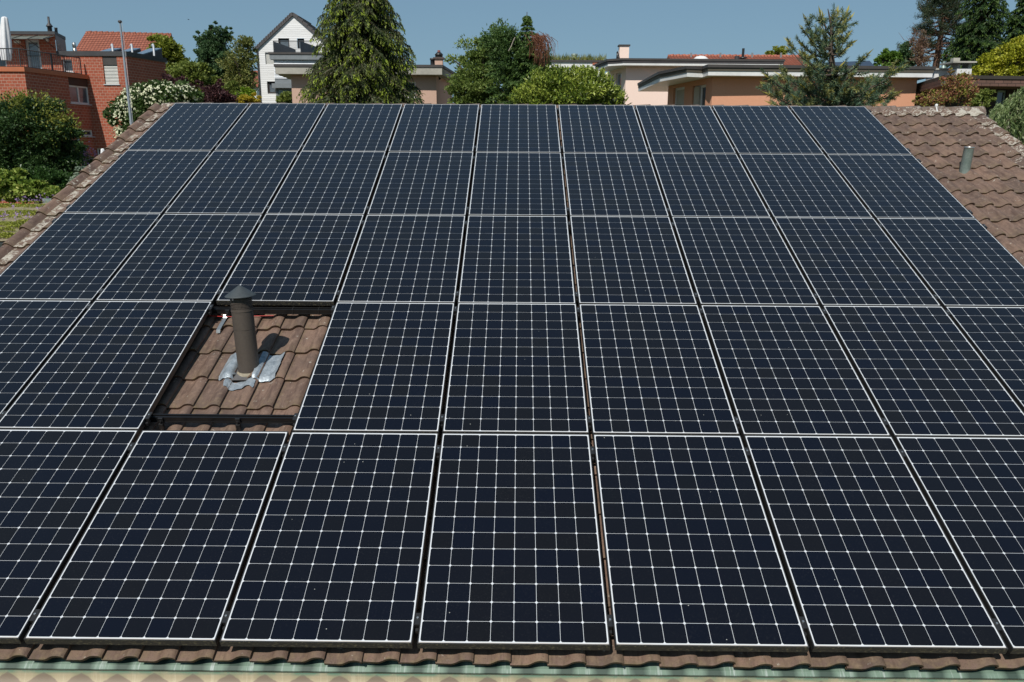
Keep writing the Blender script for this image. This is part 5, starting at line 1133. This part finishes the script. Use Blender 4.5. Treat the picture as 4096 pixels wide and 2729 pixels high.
# --- pine in front of the peach house
m_needle = leaf_mat('pine_needles', g3((40, 62, 50), (60, 86, 68), (92, 114, 90)), S(150, 142, 70), rough=0.5, trans=0.2, nscale=2.0)
DPN = 17.5; PX = lambda x, y, d=0.0: W(3000 + x / 3.92, 20 + y / 3.92, DPN + d)
pine = thing('pine_tree', (*PX(1330, 1240)[:2], 0), 'young pine with upright candles standing in front of the peach house', 'tree')
TR = [PX(1340, 1900), PX(1330, 1240), PX(1310, 1100), PX(1280, 850), PX(1265, 650), PX(1280, 450), PX(1260, 250), PX(1220, 60)]
tp_ = [np.array([TR[0][0], TR[0][1], 0])] + TR; paths = [(tp_, [0.13, 0.10, 0.075, 0.066, 0.055, 0.045, 0.035, 0.022, 0.008])]
def on_trunk(y):
    ys = [1900, 1240, 1100, 850, 650, 450, 250, 60]; xs = [1340, 1330, 1310, 1280, 1265, 1280, 1260, 1220]; return np.interp(-y, [-v for v in ys], xs)
BR = [(870, 220, 640), (1105, 145, 520), (1140, 175, 480), (1080, 200, 560), (1370, 105, 470), (1525, 100, 560), (1580, 190, 600), (1320, 130, 300), (1440, 210, 460), (1475, 270, 540), (815, 370, 700), (815, 625, 800), (1610, 590, 780), (1535, 490, 760), (1500, 700, 840), (1400, 700, 800), (600, 595, 1050), (600, 690, 1060), (790, 740, 1040), (860, 780, 1080), (1850, 780, 1140), (1600, 1090, 1180), (1680, 960, 1130), (190, 1230, 1480), (270, 1130, 1460), (520, 1050, 1440), (480, 1110, 1450), (460, 1250, 1480), (680, 1140, 1430), (900, 1060, 1400), (980, 1040, 1380), (1040, 1120, 1400), (1090, 1080, 1400), (1530, 1190, 1420), (1400, 1210, 1380), (1900, 1130, 1480), (1760, 1210, 1460), (1640, 1330, 1480), (2000, 1180, 1490), (2230, 1050, 1490), (2300, 1380, 1520), (2420, 960, 1500), (2350, 1000, 1480), (280, 1400, 1560), (330, 1540, 1620), (600, 1380, 1540), (700, 1450, 1600), (850, 1300, 1500), (900, 1480, 1600), (1000, 1500, 1600), (1100, 1350, 1500), (1200, 1280, 1460), (1250, 1460, 1560), (1330, 1480, 1600), (1480, 1350, 1500), (1560, 1440, 1560), (1800, 1480, 1600), (1900, 1380, 1540), (2100, 1440, 1600), (2180, 1260, 1530), (2000, 1540, 1640), (2190, 1480, 1640), (960, 950, 1120), (1060, 880, 1050), (1150, 960, 1120), (1400, 980, 1140), (1480, 960, 1130), (1020, 1000, 1180), (1180, 740, 900), (1090, 640, 820), (1180, 560, 720), (1350, 560, 700), (1450, 520, 700), (1010, 480, 680), (960, 560, 740), (1140, 430, 600), (1380, 400, 560)]
shoots = []
for (x, y, y0) in BR:
    y0 = min(y0, 1780); b = PX(on_trunk(y0), y0); span = abs(x - on_trunk(y0)); d = G.normal() * 0.0016 * (span + 150); e = PX(x, y, d); p = bent(b, e, -0.10 * np.linalg.norm(e - b), 6, 0.012); r0 = 0.012 + 0.010 * np.linalg.norm(e - b)
    paths.append((p, list(np.linspace(r0, 0.006, 7)))); p = np.array(p)
    for t in np.linspace(0.42 if y < 1000 else 0.28, 1.0, (2 if y < 900 else 3) + int((2.6 if y < 1000 else 5.0) * np.linalg.norm(e - b))):
        q = np.array([np.interp(t, np.linspace(0, 1, 7), p[:, j]) for j in range(3)]); ax_ = unit(unit(e - b) * 0.7 + G.normal(size=3) * 0.55 + np.array([0, 0, 0.45])); l = G.uniform(0.14, 0.34) * (1.15 if t > 0.9 else 1)
        if t > 0.95: q = e - unit(p[-1] - p[-2]) * 0.22; ax_ = unit(p[-1] - p[-2]); l = 0.24
        shoots.append((q, ax_, l, t > 0.95, y < 1250))
CC, AA, TT = [], [], []; cand = []
for q, ax_, l, end, hi in shoots:
    n = int(260 * l) + 20; t = G.uniform(0, 0.85 if end else 1, size=(n, 1)); dr_ = unit(ax_ * 0.75 + G.normal(size=(n, 3)) * 0.62); L = 0.085
    CC.append(q + ax_ * l * t + dr_ * L * 0.5); AA.append(dr_); yel = 0.55 if (end or G.uniform() < 0.15) else (0.12 if hi else 0.05); TT.append(np.clip(G.normal(yel, 0.18, n), 0, 1) * (t[:, 0] > 0.2))
    if end: cand.append(([q + ax_ * l * 0.7, q + ax_ * (l + 0.15)], [0.012, 0.007]))
ca_ = np.repeat([c[0][0] for c in cand], 3, 0); cb_ = np.repeat([c[0][1] for c in cand], 3, 0); nn_ = sum(len(c) for c in CC)
leaves('crown', pine, np.concatenate(CC + [(ca_ + cb_) / 2]), np.concatenate(AA + [cb_ - ca_]), np.r_[np.full(nn_, 0.095), np.full(len(ca_), 0.24)], np.r_[np.full(nn_, 0.125), np.full(len(ca_), 0.12)][:, None], m_needle, np.concatenate(TT + [np.ones(len(ca_))]))
limbs('trunk', pine, paths, m_bark)

# --- right background
broadleaf('green_tree', 'small bright green tree rising behind the peach house roof right of the pine', 'tree', 46, [(3558, 235, 34, 36), (3545, 215, 20, 22), (3510, 245, 14, 20), (3590, 250, 24, 20)], 5500, 0.17, leaf_mat('maple_green_leaf', g3((60, 86, 30), (84, 112, 42), (110, 136, 60)), nscale=0.7), clumps=50)
broadleaf('green_tree', 'dull green tree left of the reddish sparse tree', 'tree', 48, [(3625, 220, 26, 50), (3632, 180, 12, 28), (3600, 250, 24, 20), (3645, 250, 22, 24)], 5000, 0.16, m_dkg, clumps=50, fill=(0.3, 1.05))
broadleaf('yellow_green_tree', 'olive yellow treetops behind the red tiled roof', 'tree', 75, [(3110, 212, 34, 18), (3130, 206, 16, 16), (3085, 214, 16, 14), (3068, 216, 8, 12)], 2600, 0.2, m_yg, clumps=30)
m_red = leaf_mat('reddish_leaf', g3((92, 70, 60), (116, 90, 76), (110, 104, 70)), nscale=1.0)
broadleaf('reddish_tree', 'sparse reddish brown tree with bare twigs behind the brown house', 'tree', 44, [(3670, 200, 30, 60), (3655, 150, 14, 30), (3690, 170, 24, 50), (3700, 240, 34, 34)], 3000, 0.08, m_red, clumps=200, fill=(0.1, 1.1), tk=0.3, bark=m_barkr)
# tall pine with bare lower branches
DT = 55.0; QX = lambda x, y, d=0.0: W(3296 + x / 2.2988, y / 2.2988, DT + d)
tpn = thing('tall_pine', (*QX(1030, 620)[:2], 0), 'tall thin pine with reddish trunk and bare lower branches', 'tree')
TY = [620, 480, 300, 130, 0, -120]; TX = [1028, 1048, 1078, 1092, 1108, 1118]; TP2 = [QX(x, y) for x, y in zip(TX, TY)]
paths = [([np.array([TP2[0][0], TP2[0][1], 0])] + TP2, [0.32, 0.24, 0.2, 0.15, 0.1, 0.07, 0.02])]; CC, AA = [], []
for k in range(120):
    y0 = G.uniform(-110, 590); x0 = np.interp(y0, TY[::-1], TX[::-1]); b = QX(x0, y0); f = np.interp(y0, [-110, 60, 200, 420, 590], [0.4, 1.2, 1.75, 2.4, 2.0]); w = G.uniform(0, 6.28); l = f * G.uniform(0.5, 1.1)
    e = b + np.array([math.cos(w) * l, math.sin(w) * l, l * G.uniform(-0.05, 0.35)]); p = bent(b, e, -0.12 * l, 4, 0.05); paths.append((p, [0.045, 0.036, 0.027, 0.018, 0.008])); p = np.array(p)
    for m in range(4):
        t = G.uniform(0.35, 1); q = np.array([np.interp(t, np.linspace(0, 1, 5), p[:, j]) for j in range(3)]); e2 = q + unit(G.normal(size=3) * 0.7 + unit(e - b) + (0, 0, 0.5)) * G.uniform(0.3, 0.7); paths.append(([q, e2], [0.014, 0.005]))
        leafy = np.interp(y0, [-110, 230, 330, 590], [1.0, 0.95, 0.3, 0.10]) + (0.45 if math.cos(w) > 0.3 and y0 > 230 else 0)
        if G.uniform() < leafy: n = 95; ax_ = unit(e2 - q); CC.append(q + (e2 - q) * G.uniform(0.2, 1.05, size=(n, 1)) + G.normal(size=(n, 3)) * 0.09); AA.append(ax_ + G.normal(size=(n, 3)) * 0.6)
leaves('crown', tpn, np.concatenate(CC), np.concatenate(AA), 0.17, 0.14, leaf_mat('dark_pine_needles', g3((34, 46, 34), (52, 66, 46), (80, 88, 60)), nscale=0.8, trans=0.2)); limbs('trunk', tpn, paths, m_barkr, 4)
m_dcon = leaf_mat('dark_conifer', g3((26, 44, 24), (40, 62, 30), (62, 86, 40)), S(92, 116, 50), nscale=0.8)
conifer('tall_conifer', 'very tall dark green conifer behind the yellow maple, rising out of the picture', 47.0, 3975, -260, 300, 125, 0.0, m_dcon, 46, 0.15, 0.32, 0.7, 0.55, 0.4, 1.35, hang=0.8)
conifer('tall_conifer', 'dark conifer at the right edge of the picture behind the yellow maple', 43.0, 4120, -100, 300, 100, 0.0, m_dcon, 38, 0.15, 0.32, 0.7, 0.5, 0.4, 1.3, hang=0.8)
conifer('slender_conifer', 'slender green conifer between the tall pine and the tallest dark conifer', 50.0, 3868, 95, 300, 44, 0.0, m_dcon, 26, 0.14, 0.32, 0.7, 0.5, 0.45, 1.3, hang=0.7)
m_ymap = leaf_mat('lime_yellow_leaf', g3((96, 104, 24), (138, 140, 34), (170, 164, 62)), nscale=0.9, trans=0.3)
broadleaf('yellow_maple', 'bright lime yellow maple behind the brown house roof', 'tree', 32, [(4060, 240, 90, 62), (3960, 262, 60, 42), (4100, 200, 60, 50), (3920, 285, 46, 26), (4020, 290, 90, 34), (4130, 270, 70, 60)], 22000, 0.12, m_ymap, clumps=200, clump=0.16, fill=(0.4, 1.06), wr=0.6)
m_rg = leaf_mat('red_green_leaf', g3((124, 74, 66), (146, 98, 76), (118, 118, 52), (136, 144, 66)), nscale=1.4)
broadleaf('red_green_shrub', 'loose shrub with mixed red and green leaves in front of the brown house', 'shrub', 17.5, [(3745, 395, 70, 40), (3830, 360, 60, 62), (3790, 340, 36, 36), (3850, 305, 34, 26), (3690, 405, 36, 26), (3890, 390, 46, 40), (3800, 290, 16, 16)], 5200, 0.05, m_rg, clumps=190, fill=(0.1, 1.05), clump=0.2)
broadleaf('green_shrub', 'fresh yellow green shrub beside the right end of the ridge', 'shrub', 16.5, [(3930, 400, 36, 26), (3945, 375, 26, 20), (3910, 420, 26, 16)], 3000, 0.06, m_mid, clumps=50, fill=(0.3, 1.05))
# willow like tree at the right edge
m_wil = leaf_mat('willow_leaf', g3((74, 92, 54), (104, 120, 74), (140, 152, 108)), nscale=1.2, rough=0.42)
wil = thing('willow_tree', (*xy(4130, 13.4), 0), 'drooping willow like tree at the right edge beside the roof verge', 'tree')
paths, CC, AA = [([(*xy(4130, 13.4), 0), (*xy(4130, 13.4), 4.5), W(4110, 400, 13.4)], [0.1, 0.08, 0.03])], [], []
for k in range(260):
    x = 3962 + 330 * G.uniform() ** 0.75; ytop = np.interp(x, [3930, 3960, 4010, 4070, 4150, 4300], [470, 450, 425, 375, 325, 330]); y = ytop + abs(G.normal()) * 90 * (0.3 if x < 4030 else 1); d = 13.4 + G.normal() * 0.45; p = W(x, y, d)
    if k % 4 == 0: paths.append((bent(W(4120, 430, 13.4) + (0, 0, -0.3), p, 0.1, 4, 0.03), [0.02, 0.016, 0.012, 0.009, 0.004]))
    l = G.uniform(0.25, 0.75); n = int(60 * l) + 10; t = G.uniform(0, 1, size=n); sw = G.normal(size=2) * 0.25
    q = np.stack([p[0] + sw[0] * t * l, p[1] + sw[1] * t * l, p[2] + 0.12 * np.sin(3.1 * t) - l * t ** 1.4], 1); paths.append(([q[i] for i in np.argsort(t)[::max(1, n // 5)]], 0.004)) if k % 3 == 0 else None
    CC.append(q + G.normal(size=q.shape) * 0.02); AA.append(np.array([sw[0], sw[1], -1.0]) + G.normal(size=q.shape) * 0.55)
CC = np.concatenate(CC); leaves('crown', wil, CC, np.concatenate(AA), 0.085, 0.26, m_wil); limbs('trunk', wil, paths, m_bark, 5)
E2 = [(4130, 480, 40, 50), (4140, 410, 46, 50), (4160, 480, 80, 120)]
E2 = ells_px(13.6, E2, 0.6); Cx = []
for c, r in E2: d = unit(G.normal(size=(1500, 3))); Cx.append(c + d * r * G.uniform(0.3, 1, size=(1500, 1)))
Cx = np.concatenate(Cx); leaves('inner_leaves', wil, Cx, G.normal(size=Cx.shape) + (0, 0, -0.9), 0.08, 0.28, m_wil)
# grass tufts on the far white building
n = 900; g0_, g1_ = xy(2190, DG + 0.5), xy(2420, DG + 0.5); P = np.stack([G.uniform(g0_[0], g1_[0], n), g0_[1] + G.uniform(0, 3, n), np.full(n, zg + 0.22)], 1)
tag(leaves('roof_grass', None, P, G.normal(size=P.shape) * 0.3 + (0, 0, 1), G.uniform(0.25, 0.75, n), 0.08, m_oli), 'grass tufts growing on the far white flat roof', 'grass', kind='stuff')
# distant wooded slope between the left trees, with two houses
P = np.stack([G.uniform(-175, -40, 26000), G.uniform(170, 330, 26000), np.zeros(26000)], 1); rr_ = np.hypot(P[:, 0], P[:, 1]); aa = np.arctan2(P[:, 1], P[:, 0]); hzv = np.array([hz(a, b) for a, b in zip(rr_, aa)])
P[:, 2] = hzv + np.abs(np.sin(P[:, 0] * 0.35) * np.cos(P[:, 1] * 0.3)) * 5 * G.uniform(0, 1, len(P)) + G.uniform(0, 2, len(P))
tag(leaves('distant_wood', None, P, G.normal(size=P.shape), 1.5, 0.7, m_dkg), 'distant wooded hillside between the left trees', 'wood', kind='stuff')
for (px, D_, lab) in ((1000, 150, 'far house with red roof seen through the sparse tree'), (955, 165, 'farther house with red roof left of the other far one')):
    a = W(px - 55, 285, D_); b = W(px + 55, 285, D_); gable_house(float(a[0]), float(b[0]), float(a[1]) - 4, float(a[1]), float(a[2]) - 3, float(a[2]), lab, m_white)
# a bird far off in the sky
bpos = W(755, 79, 170.0); bird = thing('bird', bpos, 'tiny bird flying in the blue sky left of the white gable', 'bird'); mb = MB()
mb.lathe([(0.001, -0.16), (0.035, -0.1), (0.05, 0.0), (0.035, 0.09), (0.03, 0.13), (0.001, 0.18)], bpos, (1, 0.2, 0.05), 8)
for s_ in (-1, 1):
    w0 = [bpos + (0.06, 0, 0.02), bpos + (-0.07, 0, 0.02), bpos + (-0.12, 0.26 * s_, 0.09), bpos + (0.02, 0.26 * s_, 0.09)]; mb.hexa([p - (0, 0, 0.01) for p in w0], w0)
    w1 = [w0[3], w0[2], bpos + (-0.16, 0.5 * s_, 0.03)]; mb.hexa([p - (0, 0, 0.008) for p in w1], w1)
mb.hexa([bpos + (-0.12, -0.03, -0.01), bpos + (-0.28, -0.07, -0.01), bpos + (-0.28, 0.07, -0.01), bpos + (-0.12, 0.03, -0.01)], [bpos + (-0.12, -0.03, 0.01), bpos + (-0.28, -0.07, 0.0), bpos + (-0.28, 0.07, 0.0), bpos + (-0.12, 0.03, 0.01)]); mb.build('body', m_dgrey, bird)
